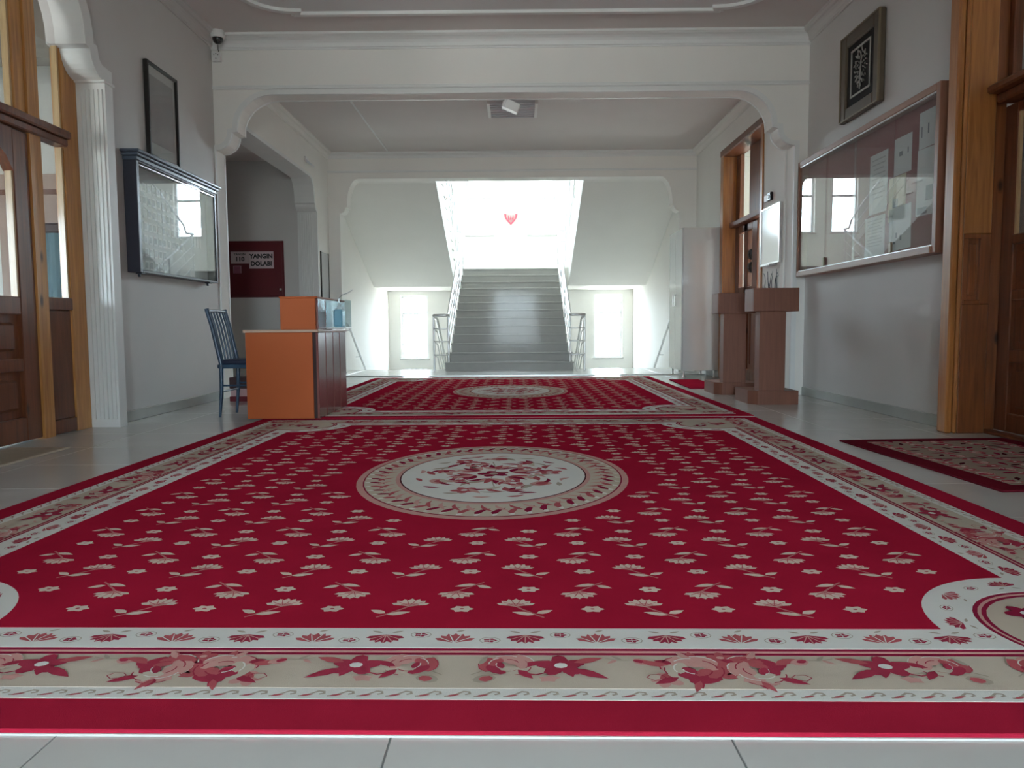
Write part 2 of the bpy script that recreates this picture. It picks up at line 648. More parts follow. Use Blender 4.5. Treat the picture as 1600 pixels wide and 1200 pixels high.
# right wall with wooden doorway (Y 2.70 - 5.15)
RD0, RD1 = 2.70, 5.035
poly = [(YE, 0), (RD0, 0), (RD0, 3.45), (RD1, 3.45), (RD1, 0), (YB0, 0), (YB0, CZ), (YE, CZ)]
b = MB().prism(poly, 'x', XR, XR + .30)
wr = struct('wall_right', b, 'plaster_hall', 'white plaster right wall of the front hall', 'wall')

# entrance wall behind the camera
EX0, EX1, EZ = -1.05, .85, 2.38
poly = [(XL - .3, 0), (EX0, 0), (EX0, EZ), (EX1, EZ), (EX1, 0), (XR + .3, 0), (XR + .3, CZ), (XL - .3, CZ)]
b = MB().prism(poly, 'y', YE - .25, YE)
struct('wall_entrance', b, 'plaster_hall', 'white plaster entrance wall behind the camera', 'wall')
d4 = thing('door_4', 'glazed entrance double door behind the camera', 'door', (-.1, YE - .12, 0), kind='structure')
b = MB()
for x in (EX0, -.14, EX1 - .08):
    b.box(x, YE - .16, 0, x + .08, YE - .08, EZ)
b.box(EX0, YE - .16, EZ - .08, EX1, YE - .08, EZ).box(EX0, YE - .16, .95, EX1, YE - .08, 1.05).box(EX0, YE - .16, 0, EX1, YE - .08, .1)
b.build('door_frame', 'window_frame', d4)
box('pane', 'glass', d4, EX0 + .01, YE - .125, .02, EX1 - .01, YE - .119, EZ - .02)
portal(((EX0 + EX1) / 2, YE - .04, EZ / 2), (0, 1, 0), EX1 - EX0, EZ)

# unseen side walls, added to keep entrance light off the hall sides
b = MB().box(-1.22, YE, 0, -1.10, -.6, CZ)
struct('shade_wall_left', b, 'plaster_hall', 'unseen plaster wall added to block entrance light, left of the camera', 'wall')
b = MB().box(.90, YE, 0, 1.02, -.6, CZ)
struct('shade_wall_right', b, 'plaster_hall', 'unseen plaster wall added to block entrance light, right of the camera', 'wall')

# crown coves
def cove(b, x0, y0, x1, y1, z, s, nx, ny):
    """moulded crown from (x0,y0) to (x1,y1) below height z; (nx,ny) points into the room"""
    prof = [(0, 0), (s, 0), (s, -.022), (s * .86, -.03)]
    for i in range(5):
        a = PI / 2 * i / 4
        prof.append((s * .80 - s * .58 * math.sin(a), -.035 - s * .52 * (1 - math.cos(a))))
    prof += [(s * .22, -s * .86), (s * .12, -s * .9), (s * .12, -s), (0, -s)]
    vs = []
    for (X, Y) in ((x0, y0), (x1, y1)):
        for p, q in prof:
            vs.append((X + nx * p, Y + ny * p, z + q))
    n = len(prof)
    fs = [tuple(range(n)), tuple(range(2 * n - 1, n - 1, -1))]
    fs += [(i, (i + 1) % n, n + (i + 1) % n, n + i) for i in range(n)]
    b.add(vs, fs)


b = MB()
cove(b, XL, YB0, XR, YB0, CZ, .13, 0, -1)
struct('trim_1', b, 'stucco', 'white crown moulding along the arch beam under the ceiling', 'moulding')
b = MB()
cove(b, XL, YE, XL, YB0, CZ, .11, 1, 0)
struct('trim_2', b, 'plaster_hall', 'crown moulding along the left wall of the front hall', 'moulding')
b = MB()
cove(b, XR, YE, XR, YB0, CZ, .11, -1, 0)
struct('trim_3', b, 'plaster_hall', 'crown moulding along the right wall of the front hall', 'moulding')

# arch beam between front and rear hall
JL, JR = -3.04, 2.815
ap = arch_path(JL, JR, 2.53, 3.075)
poly = [(XL - .3, 0)] + ap + [(XR + .3, 0), (XR + .3, CZ), (XL - .3, CZ)]
b = MB().prism(poly, 'y', YB0, YB1)
wa = struct('wall_arch', b, 'plaster', 'cream wall pierced by the wide scalloped arch across the hall', 'wall')
b = MB().strip(offset_path(ap, -.004), 0.049, 'y', YB0 - .022, YB0 + .01)
b.build('arch_rim', 'stucco', wa)
b = MB().strip(offset_path(ap, -.004), 0.039, 'y', YB1 - .01, YB1 + .02)
b.build('arch_rim', 'stucco', wa)
b = MB()
b.cbox(XL, YB0 - .022, 3.125, XR, YB0 + .01, 3.150, c=.006).cbox(XL, YB0 - .014, 3.150, XR, YB0 + .01, 3.165, c=.004)
b.build('band_moulding', 'stucco', wa)

# skirtings
b = MB().cbox(XL - .01, LD1 + .115, 0, XL + .012, YB0, .085, c=.004)
struct('baseboard_left', b, 'skirting', 'grey stone skirting along the left wall', 'skirting')
b = MB().cbox(XR - .012, RD1 + .06, 0, XR + .01, YB0, .085, c=.004)
struct('baseboard_right', b, 'skirting', 'grey stone skirting along the right wall', 'skirting')

# ------------------------------------------------------------------ rear hall shell
b = MB().box(-3.3, YB1, CZ2, 3.1, YL1, CZ2 + .2)
cr = struct('ceiling_rear', b, 'ceiling_paint', 'greyish rear hall ceiling between arch and stairwell', 'ceiling')
b = MB().cbox(-1.97, 8.5, CZ2 - .012, -1.95, 11.75, CZ2 + .01, c=.003)
b.build('ceiling_joint', 'stucco', cr)

# left rear wall with arched corridor opening
CY0, CY1 = 8.05, 11.15
ap = arch_path(CY0, CY1, 2.42, 2.86, k=.55)
ap = [(CY0, 0), (CY0, 2.86)] + ap[len(ap) // 2:]
poly = [(YB1, 2.86)] + ap[1:] + [(YL1, 0), (YL1, CZ2), (YB1, CZ2)]
ap = ap[1:]
b = MB().prism(poly, 'x', XL2 - .26, XL2)
wlr = struct('wall_left_rear', b, 'plaster', 'cream left wall of the rear hall with arched corridor opening', 'wall')
b = MB().strip(offset_path(ap, -.004), 0.044, 'x', XL2 - .27, XL2 + .018)
b.build('arch_rim', 'stucco', wlr)
b = MB()
for k in range(6):
    x = XL2 - .225 + k * .032
    b.prism([(x - .009, CY1 + .001), (x - .006, CY1 - .016), (x + .006, CY1 - .016), (x + .009, CY1 + .001)], 'z', .06, 2.38)
b.build('fluting', 'stucco', wlr)
# corridor behind
b = MB().box(-7.2, CY1, 0, XL2 - .26, CY1 + .2, CZ2)
b.box(-7.2, 7.8, 0, -3.35, YB1, CZ2)
b.box(-7.4, YB1, 0, -7.2, CY1 + .2, CZ2)
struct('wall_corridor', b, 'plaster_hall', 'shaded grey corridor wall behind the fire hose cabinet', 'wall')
b = MB().box(-7.4, YB1, 3.15, XL2 - .26, CY1 + .2, 3.3)
struct('ceiling_corridor', b, 'ceiling_paint', 'dim ceiling of the side corridor', 'ceiling')

# right rear wall with door opening
QD0, QD1, QZ = 8.74, 10.40, 3.02
poly = [(YB1, 0), (QD0, 0), (QD0, QZ), (QD1, QZ), (QD1, 0), (YL1, 0), (YL1, CZ2), (YB1, CZ2)]
b = MB().prism(poly, 'x', XR2, XR2 + .22)
struct('wall_right_rear', b, 'plaster', 'cream right wall of the rear hall around the wooden door', 'wall')
b = MB()
cove(b, XL2, YB1, XL2, YL0, CZ2, .09, 1, 0)
struct('trim_4', b, 'plaster', 'cove along the left side of the rear ceiling', 'moulding')
b = MB()
cove(b, XR2, YB1, XR2, YL0, CZ2, .09, -1, 0)
struct('trim_5', b, 'plaster', 'cove along the right side of the rear ceiling', 'moulding')

# rear lintel with side piers
ap = arch_path(-2.74, 2.54, 2.50, 3.03, k=.5)
poly = [(XL2 - .1, 0)] + ap + [(XR2 + .1, 0), (XR2 + .1, CZ2), (XL2 - .1, CZ2)]
b = MB().prism(poly, 'y', YL0, YL1)
wt = struct('wall_stair', b, 'plaster', 'cream lintel and side piers in front of the stairwell', 'wall')
b = MB()
cove(b, XL2, YL0, XR2, YL0, CZ2, .085, 0, -1)
b.build('crown', 'stucco', wt)
b = MB().cbox(XL2, YL0 - .02, 3.12, XR2, YL0 + .01, 3.15, c=.006)
b.build('band_moulding', 'stucco', wt)

# ------------------------------------------------------------------ stairwell shell
ZB, ZT = -2.2, 6.4
LW = [(-2.69, -2.06), (1.79, 2.45)]                  # lower windows x ranges, z 0..1.46
UW = [(-2.12, -1.52), (-1.14, -.54), (.29, .91), (1.36, 1.98)]  # upper windows, z 2.83..4.1


def wall_with_windows(b, x0, x1, z0, z1, wins, y0, y1):
    xsb = sorted(set([x0, x1] + [w[0] for w in wins] + [w[1] for w in wins]))
    for a, c in zip(xsb[:-1], xsb[1:]):
        mid = (a + c) / 2
        ws = sorted([w for w in wins if w[0] < mid < w[1]], key=lambda w: w[2])
        z = z0
        for w in ws:
            if w[2] > z: b.box(a, y0, z, c, y1, w[2])
            z = w[3]
        if z1 > z: b.box(a, y0, z, c, y1, z1)


wins = [(a, c, 0.0, 1.46) for a, c in LW] + [(a, c, 2.83, 4.12) for a, c in UW]
b = MB()
wall_with_windows(b, XS0 - .25, XS1 + .25, ZB, ZT, wins, YW, YW + .28)
struct('wall_back', b, 'plaster', 'white stairwell back wall with tall windows', 'wall')
b = MB().box(XS0 - .25, YL1, ZB, XS0, YW, ZT)
b.box(XS0 - .25, YL1 - .25, CZ2, XS0, YL1, ZT)
struct('wall_stairwell_left', b, 'plaster', 'white left side wall of the stairwell', 'wall')
b = MB().box(XS1, YL1, ZB, XS1 + .25, YW, ZT)
struct('wall_stairwell_right', b, 'plaster', 'white right side wall of the stairwell', 'wall')
KX0, KX1, KY0, KY1 = -2.6, 2.3, 17.15, 17.45  # unseen roof opening, added to brighten the landing
b = MB().box(XS0 - .25, YL1 - .2, ZT, XS1 + .25, KY0, ZT + .15).box(XS0 - .25, KY1, ZT, XS1 + .25, YW + .28, ZT + .15)
b.box(XS0 - .25, KY0, ZT, KX0, KY1, ZT + .15).box(KX1, KY0, ZT, XS1 + .25, KY1, ZT + .15)
struct('ceiling_stairwell', b, 'plaster', 'white ceiling high above the stairwell', 'ceiling')
sk = thing('window_7', 'unseen glazed skylight added to light the stairwell', 'window', (-.12, 17.3, ZT + .1), kind='structure')
b = MB()
for k in range(4):
    x = KX0 + (KX1 - KX0 - .06) * k / 3
    b.box(x, KY0, ZT + .06, x + .06, KY1, ZT + .14)
b.box(KX0, KY0, ZT + .06, KX1, KY0 + .06, ZT + .14).box(KX0, KY1 - .06, ZT + .06, KX1, KY1, ZT + .14)
b.build('window_frame', 'window_frame', sk)
box('pane', 'glass', sk, KX0, KY0, ZT + .095, KX1, KY1, ZT + .10)
portal(((KX0 + KX1) / 2, (KY0 + KY1) / 2, ZT + .2), (0, 0, -1), KX1 - KX0, KY1 - KY0)
b = MB().box(XS0 - .25, YL0, CZ2, XS1 + .25, YL1, ZT)
struct('wall_upper', b, 'plaster', 'upper storey wall above the stairwell lintel', 'wall')
b = MB().box(XS0, 12.8, ZB, XS1, YW, ZB + .1).box(XS0, 12.9, ZB, XS1, 13.0, -.12)
struct('floor_lower', b, 'marble', 'lower stairwell floor below the hall', 'floor')

n = 0
for (a, c, z0, z1) in wins:
    n += 1
    low = z0 < 1
    w = thing('window_%d' % n, ('white framed low window beneath the landing ' if low else 'white framed tall window above the landing ')
              + {1: 'on the far left', 2: 'on the far right', 3: 'hidden behind the left flight', 4: 'left of the red emblem',
                 5: 'right of the red emblem', 6: 'hidden behind the right flight'}[n], 'window', ((a + c) / 2, YW + .1, z0), kind='structure')
    b = MB()
    t = .045
    b.box(a, YW + .09, z0, a + t, YW + .15, z1).box(c - t, YW + .09, z0, c, YW + .15, z1)
    b.box(a + t, YW + .09, z0, c - t, YW + .15, z0 + t).box(a + t, YW + .09, z1 - t, c - t, YW + .15, z1)
    zm = z0 + (1.05 if low else .85)
    b.box(a + t, YW + .09, zm - .025, c - t, YW + .15, zm + .025)
    b.build('window_frame', 'window_frame', w)
    box('pane', 'glass', w, a + t, YW + .116, z0 + t, c - t, YW + .121, zm - .025)
    box('pane', 'glass', w, a + t, YW + .116, zm + .025, c - t, YW + .121, z1 - t)
    box('window_sill', 'marble', w, a - .03, YW - .03, z0 - .03, c + .03, YW + .09, z0 + .004, ch=.004)
    portal(((a + c) / 2, YW + .2, (z0 + z1) / 2), (0, -1, 0), c - a, z1 - z0)

# ------------------------------------------------------------------ staircase
SX = -.125
stair = thing('staircase', 'polished grey marble staircase rising to a half landing and returning on both sides', 'staircase', (SX, 12.44, 0))
RIS, TRD = .15, .30
for k in range(13):
    hw = 1.055 if k < 2 else 1.0
    y0 = 12.44 + TRD * k
    z1 = RIS * (k + 1)
    y1 = y0 + TRD + .02 if k < 12 else y0 + .35
    b = MB()
    b.prism([(y0, z1 - RIS - (.14 if k else 0)), (y0, z1 - .03), (y1, z1 - .03), (y1, z1 - RIS - (0 if k else 0))], 'x', SX - hw, SX + hw)
    b.cbox(SX - hw - .01, y0 - .022, z1 - .03, SX + hw + .01, y1, z1, c=.005)
    b.build('step', 'stair_marble', stair)
LZ = RIS * 13
b = MB()
b.cbox(XS0 + .002, 15.80, LZ - .38, SX - 1.0, 16.12, LZ - .001, c=.004)
b.cbox(SX + 1.0, 15.80, LZ - .38, XS1 - .002, 16.12, LZ - .001, c=.004)
b.box(XS0 + .002, 16.1, LZ - .38, XS1 - .002, YW - .002, LZ)
b.box(SX - 1.0, 16.05, LZ - .38, SX + 1.0, 16.4, LZ - .16)
b.build('landing', 'plaster', stair)
# underside of main flight
b = MB().prism([(12.75, 0.0), (16.1, LZ - .38), (16.1, LZ - .2), (12.75, .12)], 'x', SX - .98, SX + .98)
b.build('flight_slab', 'plaster', stair)
# returning upper flights (sawtooth over an inclined slab)
for s, xa, xb in ((-1, XS0 + .002, -1.28), (1, 1.08, XS1 - .002)):
    pts = []
    y, z = 15.80, LZ
    pts.append((y, z))
    for k in range(11):
        z += .155
        pts.append((y, z))
        y -= .315
        pts.append((y, z))
    pts[-1] = (YL1 + .002, z)
    pts += [(YL1 + .002, 3.06), (12.3, 3.03), (15.80, 1.57)]
    b = MB().prism(pts, 'x', xa, xb)
    b.build('upper_flight', 'plaster', stair)
    b = MB()
    for k in range(11):
        yy = 15.80 - .315 * k
        zz = LZ + .155 * (k + 1)
        b.cbox(xa + .003, max(yy - .315, YL1 + .003), zz, xb + .02 if s < 0 else xb, yy + .02, zz + .025, c=.004)
    b.build('upper_treads', 'marble', stair)
# downward flights at the sides
for xa, xb in ((XS0 + .002, SX - 1.06), (SX + 1.06, XS1 - .002)):
    pts = [(13.0, -.001)]
    y, z = 13.0, 0.0
    for k in range(10):
        z -= .17
        pts.append((y + .001, z))
        y += .3
        pts.append((y, z))
    pts += [(y, ZB + .1), (13.0, -.9)]
    b = MB().prism(pts, 'x', xa, xb)
    b.build('lower_flight', 'marble', stair)


def smooth_path(pts, r=.05):
    """round the corners of a polyline"""
    pts = [Vector(p) for p in pts]
    out = [pts[0]]
    for i in range(1, len(pts) - 1):
        p, a, c = pts[i], (pts[i - 1] - pts[i]), (pts[i + 1] - pts[i])
        la, lc = min(r, a.length * .45), min(r, c.length * .45)
        p0, p2 = p + a.normalized() * la, p + c.normalized() * lc
        for t in (0, .33, .67, 1):
            out.append((1 - t) ** 2 * p0 + 2 * t * (1 - t) * p + t * t * p2)
    out.append(pts[-1])
    return out


for s, lab in ((-1, 'stainless handrail with three lower bars on the left side of the central stairs'),
               (1, 'stainless handrail with three lower bars on the right side of the central stairs')):
    xi = SX + s * 1.0 + (.0 if s > 0 else 0)
    xo = SX + s * 1.24
    xu = (-1.24 if s < 0 else 1.04)
    h = thing('stair_handrail', lab, 'handrail', (xi, 12.42, 0))
    sl = RIS / TRD
    for q, (dz, r) in enumerate(((.92, .024), (.70, .012), (.49, .012), (.27, .012))):
        ytop = 15.98
        ztop = dz + sl * (ytop - 12.42)
        pts = [(xu, 12.35, dz + LZ + 1.70), (xu, 15.95, dz + LZ + .02), (xu - s * .0, 16.05, ztop + .03), (xi, 16.05, ztop + .02), (xi, 15.9, ztop - .05), (xi, 12.42, dz),
               (xo, 12.42, dz), (xo, 13.0, dz - .06), (xo, 15.0, dz - .06 - 1.1)]
        b = MB().tube(smooth_path(pts, .04), r, 10 if q == 0 else 6)
        b.build('top_rail' if q == 0 else 'rail_bar', 'steel', h)
    for (px, py, pz, zt) in ((xi, 12.46, .12, .92), (xi, 13.66, RIS * 5, .62 + .92), (xi, 14.86, RIS * 9, .6 * 2 + .94), (xi, 15.95, LZ, 1.78 + .9),
                             (xo, 12.46, .0, .92), (xu, 15.0, LZ + .5, 3.3), (xu, 13.8, LZ + 1.08, 3.85), (xu, 12.7, LZ + 1.6, 4.38)):
        MB().tube([(px, py, pz), (px, py, zt)], .018, 8).build('baluster', 'steel', h)
for s, x, lab in ((-1, XS0 + .07, 'pale wall handrail descending along the left stairwell wall'), (1, XS1 - .07, 'pale wall handrail descending along the right stairwell wall')):
    h = thing('wall_handrail', lab, 'handrail', (x, 12.9, .8))
    MB().tube([(x, 12.75, .84), (x, 13.0, .80), (x, 15.6, -.78)], .022, 10).build('rail', 'white_metal', h)
    for y in (13.1, 13.9, 14.7):
        z = .80 - (y - 13.0) * 1.58 / 2.6
        MB().tube([(x, y, z - .015), (x, y, z - .06), (x + s * .07, y, z - .06)], .009, 6).build('bracket', 'steel', h)

# emblem between the upper windows
e = thing('wall_emblem', 'small red tulip shaped emblem on the wall between the two landing windows', 'emblem', (-.12, YW - .01, 3.2))
b = MB()
for sx in (-1, 1):
    p = []
    for i in range(9):
        t = i / 8
        p.append((-.12 + sx * (.0 + .15 * math.sin(t * PI * .55)), 3.06 + .26 * t))
    for i in range(8, -1, -1):
        t = i / 8
        p.append((-.12 + sx * (.0 + .105 * math.sin(t * PI * .6)), 3.11 + .19 * t))
    b.prism(p, 'y', YW - .02, YW - .0005)
b.build('outer_petals', 'rose_emblem', e)
b = MB()
for sx in (-.045, 0, .045):
    b.prism([(-.12 + sx, 3.13), (-.12 + sx + .018, 3.20), (-.12 + sx * 1.3, 3.29), (-.12 + sx - .018, 3.20)], 'y', YW - .018, YW - .0005)
b.build('inner_petals', 'rose_emblem', e)

# ------------------------------------------------------------------ side rooms seen through glass
b = MB()
b.box(-6.8, 7.55, 0, XL - .17, 7.7, CZ)
b.box(-6.8, 1.2, 0, -6.5, 1.35, CZ).box(-5.5, 1.2, 0, XL - .17, 1.35, CZ).box(-6.5, 1.2, 0, -5.5, 1.35, .9).box(-6.5, 1.2, 2.1, -5.5, 1.35, CZ)
b.box(-6.95, 1.2, 0, -6.8, 7.7, CZ)
b.cbox(-6.8, 7.53, 2.62, XL - .17, 7.56, 2.66, c=.005)
struct('wall_left_room', b, 'plaster', 'pale wall of the room behind the left glazed door', 'wall')
b = MB().box(-6.95, 1.2, CZ - .2, XL - .17, 7.7, CZ - .05)
struct('ceiling_left_room', b, 'valance', 'ceiling of the room behind the left glazed door', 'ceiling')
portal((-6.0, 1.4, 1.5), (0, 1, 0), 1.0, 1.2)  # unseen wall opening added to light the left room
# scalloped beam in that room
sc = arch_path(-6.7, -3.35, 2.62, 2.95, k=.6)
sc = [(x, z) for x, z in sc if z > 2.5]
poly = [(-6.8, 2.62)] + sc + [(-3.225, 2.62), (-3.225, CZ - .2), (-6.8, CZ - .2)]
b = MB().prism(poly, 'y', 6.35, 6.55)
tag(b.build('scalloped_beam', 'valance'), 'dark scalloped beam seen through the left transom glass', 'beam', kind='structure')
t = thing('pin_panel', 'pinkish wall panel seen through the left sidelight', 'panel', (-4.7, 7.54, 1.2))
MB().cbox(-5.1, 7.515, .9, -4.25, 7.549, 2.25, c=.004).build('panel', 'pink_panel', t)
MB().cbox(-5.1, 7.505, 2.05, -4.25, 7.514, 2.1, c=.002).build('rail', 'beech', t)
t = thing('folded_teal_block', 'teal block with folded front seen through the left sidelight glass', 'cabinet', (-4.3, 7.2, 0))  # teal block with a folded front, set behind the glass
b = MB()
pts = []
for i in range(21):
    pts.append((-4.72 + .034 * i, 7.06 + .014 * math.sin(i * 1.9)))
pts += [(-4.04, 7.45), (-4.72, 7.45)]
b.prism(pts, 'z', 0.0, 1.62)
b.build('folded_front', 'teal_matte', t)
MB().cbox(-4.55, 7.1, 1.62, -4.1, 7.42, 1.72, c=.02).build('top_bundle', 'bench_dark', t)

b = MB()
b.box(XR + .30, 7.55, 0, 6.8, 7.7, CZ).box(XR + .30, 1.2, 0, 6.8, 1.35, CZ)
b.box(6.8, 1.2, 0, 6.95, 2.0, CZ).box(6.8, 2.5, 0, 6.95, 7.7, CZ).box(6.8, 2.0, 0, 6.95, 2.5, 1.2).box(6.8, 2.0, 1.9, 6.95, 2.5, CZ)
b.cbox(XR + .3, 7.53, 2.92, 6.8, 7.56, 2.97, c=.005)
struct('wall_right_room', b, 'plaster_hall', 'dim wall of the room behind the right wooden door', 'wall')
b = MB().box(XR + .3, 1.2, CZ - .05, 6.95, 7.7, CZ + .1)
struct('ceiling_right_room', b, 'ceiling_paint', 'dim ceiling of the room behind the right wooden door', 'ceiling')
portal((6.75, 2.25, 1.55), (-1, 0, 0), .5, .7)  # small unseen opening added to give this room some daylight

b = MB()
b.box(XR2 + .22, YB1, 0, 6.4, YB1 + .12, CZ2).box(6.4, YB1, 0, 6.55, 12.15, CZ2)
b.box(XR2 + .22, 12.0, 0, 4.4, 12.15, CZ2).box(5.8, 12.0, 0, 6.4, 12.15, CZ2).box(4.4, 12.0, 0, 5.8, 12.15, 1.0).box(4.4, 12.0, 2.3, 5.8, 12.15, CZ2)
struct('wall_rear_room', b, 'plaster', 'bright wall of the room behind the rear glazed door', 'wall')
b = MB().box(XR2 + .22, YB1, CZ2, 6.55, 12.15, CZ2 + .12)
struct('ceiling_rear_room', b, 'plaster', 'ceiling of the room behind the rear glazed door', 'ceiling')
portal((5.1, 11.95, 1.65), (0, -1, 0), 1.4, 1.3)  # out-of-view opening, put in to brighten the rear room

# ------------------------------------------------------------------ left glazed wooden door (plane X = -3.155 .. -3.215)
DX0, DX1 = -3.225, -3.158
d1 = thing('door_1', 'knotty pine door and sidelight with glass panes under the left scalloped arch', 'door', (-3.19, 4.08, 0), kind='structure')


def dpart(name, material, y0, z0, y1, z1, x0=DX0, x1=DX1, ch=.006, parent=None):
    return box(name, material, parent or d1, x0, y0, z0, x1, y1, z1, ch=ch)


ARC = arch_path(LD0, LD1, 2.50, 3.12)


def arch_z(y):
    best = 3.12
    for (ya, za), (yb, zb) in zip(ARC[1:-2], ARC[2:-1]):
        if min(ya, yb) <= y <= max(ya, yb) and abs(yb - ya) > 1e-6:
            best = min(best, za + (zb - za) * (y - ya) / (yb - ya))
    return best


for y0, y1, nm in ((5.37, 5.548, 'jamb_post'), (4.975, 5.09, 'frame_post'), (2.83, 2.95, 'frame_post'), (2.605, 2.74, 'jamb_post')):
    zt = min(arch_z(y0 + .001), arch_z(y1 - .001)) - .002
    pts = [(y0, 0), (y1, 0)] + [(y1 - (y1 - y0) * i / 8, arch_z(min(max(y1 - (y1 - y0) * i / 8, LD0 + .002), LD1 - .002)) - .003) for i in range(9)]
    MB().prism(pts, 'x', DX0, DX1 + (.012 if nm == 'frame_post' else 0)).build(nm, 'pine_gold_lit', d1)
# upper mullion over the door leaf
dpart('mullion', 'pine_gold_lit', 4.86, 2.10, 4.974, 3.11)
dpart('mullion', 'pine_gold_lit', 3.80, 2.10, 3.92, 3.11)
# transom shelf
MB().cbox(DX0, LD0 + .01, 1.995, -3.125, 5.37, 2.045, c=.008).cbox(DX0, LD0 + .01, 2.045, -3.10, 5.372, 2.10, c=.010).build('transom', 'pine_dark', d1)
# glass beads round the lights
for y0, y1, z0, z1 in ((5.095, 5.365, .945, 1.99), (5.095, 5.365, 2.105, 2.68), (3.925, 4.855, 2.105, 3.10), (2.955, 3.795, 2.105, 3.10)):
    b = MB()
    for (a, c, e0, e1) in ((y0, y0 + .018, z0, z1), (y1 - .018, y1, z0, z1)):
        b.box(DX0 + .02, a, e0, DX1 - .008, c, e1)
    b.build('glazing_bead', 'pine_light', d1)
    box('pane', 'glass', d1, -3.195, y0, z0, -3.189, y1, z1 + .0)
# sidelight base panel
dpart('sill_rail', 'pine_dark', 5.09, .86, 5.37, .945, x1=DX1 + .01)
dpart('base_panel', 'pine_dark', 5.09, .10, 5.37, .86, x1=DX1 - .012)
dpart('bottom_rail', 'pine_dark', 5.09, .004, 5.37, .10)
# two leaves
for y0, y1, hinge in ((3.90, 4.972, 1), (2.955, 3.895, 0)):
    lf = dpart('leaf_stile', 'pine_dark', y1 - .155, .01, y1, 1.99)
    dpart('leaf_stile', 'pine_dark', y0, .01, y0 + .155, 1.99)
    ya, yb = y0 + .155, y1 - .155
    pts = [(ya, 1.99), (yb, 1.99), (yb, 1.72)]
    for i in range(1, 12):
        t = i / 12
        pts.append((yb + (ya - yb) * t, 1.72 + .20 * math.sin(PI * t) ** .6))
    pts.append((ya, 1.72))
    MB().prism(pts[::-1], 'x', DX0, DX1).build('arched_top_rail', 'pine_dark', d1)
    dpart('lock_rail', 'pine_dark', ya, .82, yb, .935)
    dpart('middle_rail', 'pine_dark', ya, .46, yb, .54)
    dpart('bottom_rail', 'pine_dark', ya, .01, yb, .16)
    box('pane', 'glass', d1, -3.195, ya - .01, .93, -3.189, yb + .01, 1.93)
    MB().box(DX0 + .02, yb - .018, .935, DX1 - .006, yb, 1.72).box(DX0 + .02, ya, .935, DX1 - .006, ya + .018, 1.72).build('glazing_bead', 'pine_light', d1)
    ym = (ya + yb) / 2
    dpart('muntin', 'pine_dark', ym - .05, .16, ym + .05, .82)
    for (pa, pb) in ((ya, ym - .05), (ym + .05, yb)):
        for (za, zb) in ((.16, .46), (.54, .82)):
            b = MB().box(DX0 + .015, pa, za, DX1 - .03, pb, zb)
            b.cbox(DX0 + .015, pa + .05, za + .05, DX1 - .008, pb - .05, zb - .05, c=.018)
            b.build('raised_panel', 'pine_dark', d1)
MB().cbox(-3.158, 3.955, .98, -3.145, 3.995, 1.16, c=.004).tube([(-3.15, 3.975, 1.06), (-3.11, 3.975, 1.06), (-3.11, 4.07, 1.06)], .009, 8).build('door_handle', 'steel', d1)

# ------------------------------------------------------------------ right wooden door
d2 = thing('door_2', 'dark pine panelled door with hammered glass and tall frame at the right edge', 'door', (3.1, 3.93, 0), kind='structure')
b = MB().cbox(2.822, 4.965, 0, 2.868, 5.075, 3.45, c=.01).cbox(2.868, 4.952, 0, 2.895, 5.06, 3.45, c=.01).box(2.895, 5.0, 0, 2.949, 5.07, 3.45)
b.build('casing_edge', 'pine', d2)
MB().cbox(2.895, 4.96, 1.30, 3.075, 5.03, 3.45, c=.006).build('jamb_board', 'pine', d2)
b = MB().cbox(2.895, 4.96, 0, 3.075, 5.03, .85, c=.006).cbox(2.895, 4.96, .85, 2.93, 5.03, 1.30, c=.003).cbox(3.005, 4.96, .85, 3.075, 5.03, 1.30, c=.003)
b.box(2.93, 4.985, .85, 3.005, 5.03, 1.30)
b.cbox(2.895, 4.95, 1.27, 3.005, 4.962, 1.30, c=.004).cbox(2.90, 4.95, .845, 3.01, 4.962, .875, c=.004)
jb = b.build('jamb_board', 'pine_shaded', d2)
MB().cbox(2.942, 4.972, .905, 2.993, 4.988, 1.24, c=.008).build('raised_panel', 'pine_shaded', d2)
MB().cbox(2.822, RD0 - .02, 0, 3.075, RD0 + .18, 3.45, c=.01).build('jamb_board', 'pine', d2)
MB().cbox(3.075, RD0, 0, 3.16, RD1 - .005, .02, c=.004).build('door_sill', 'pine_dark', d2)
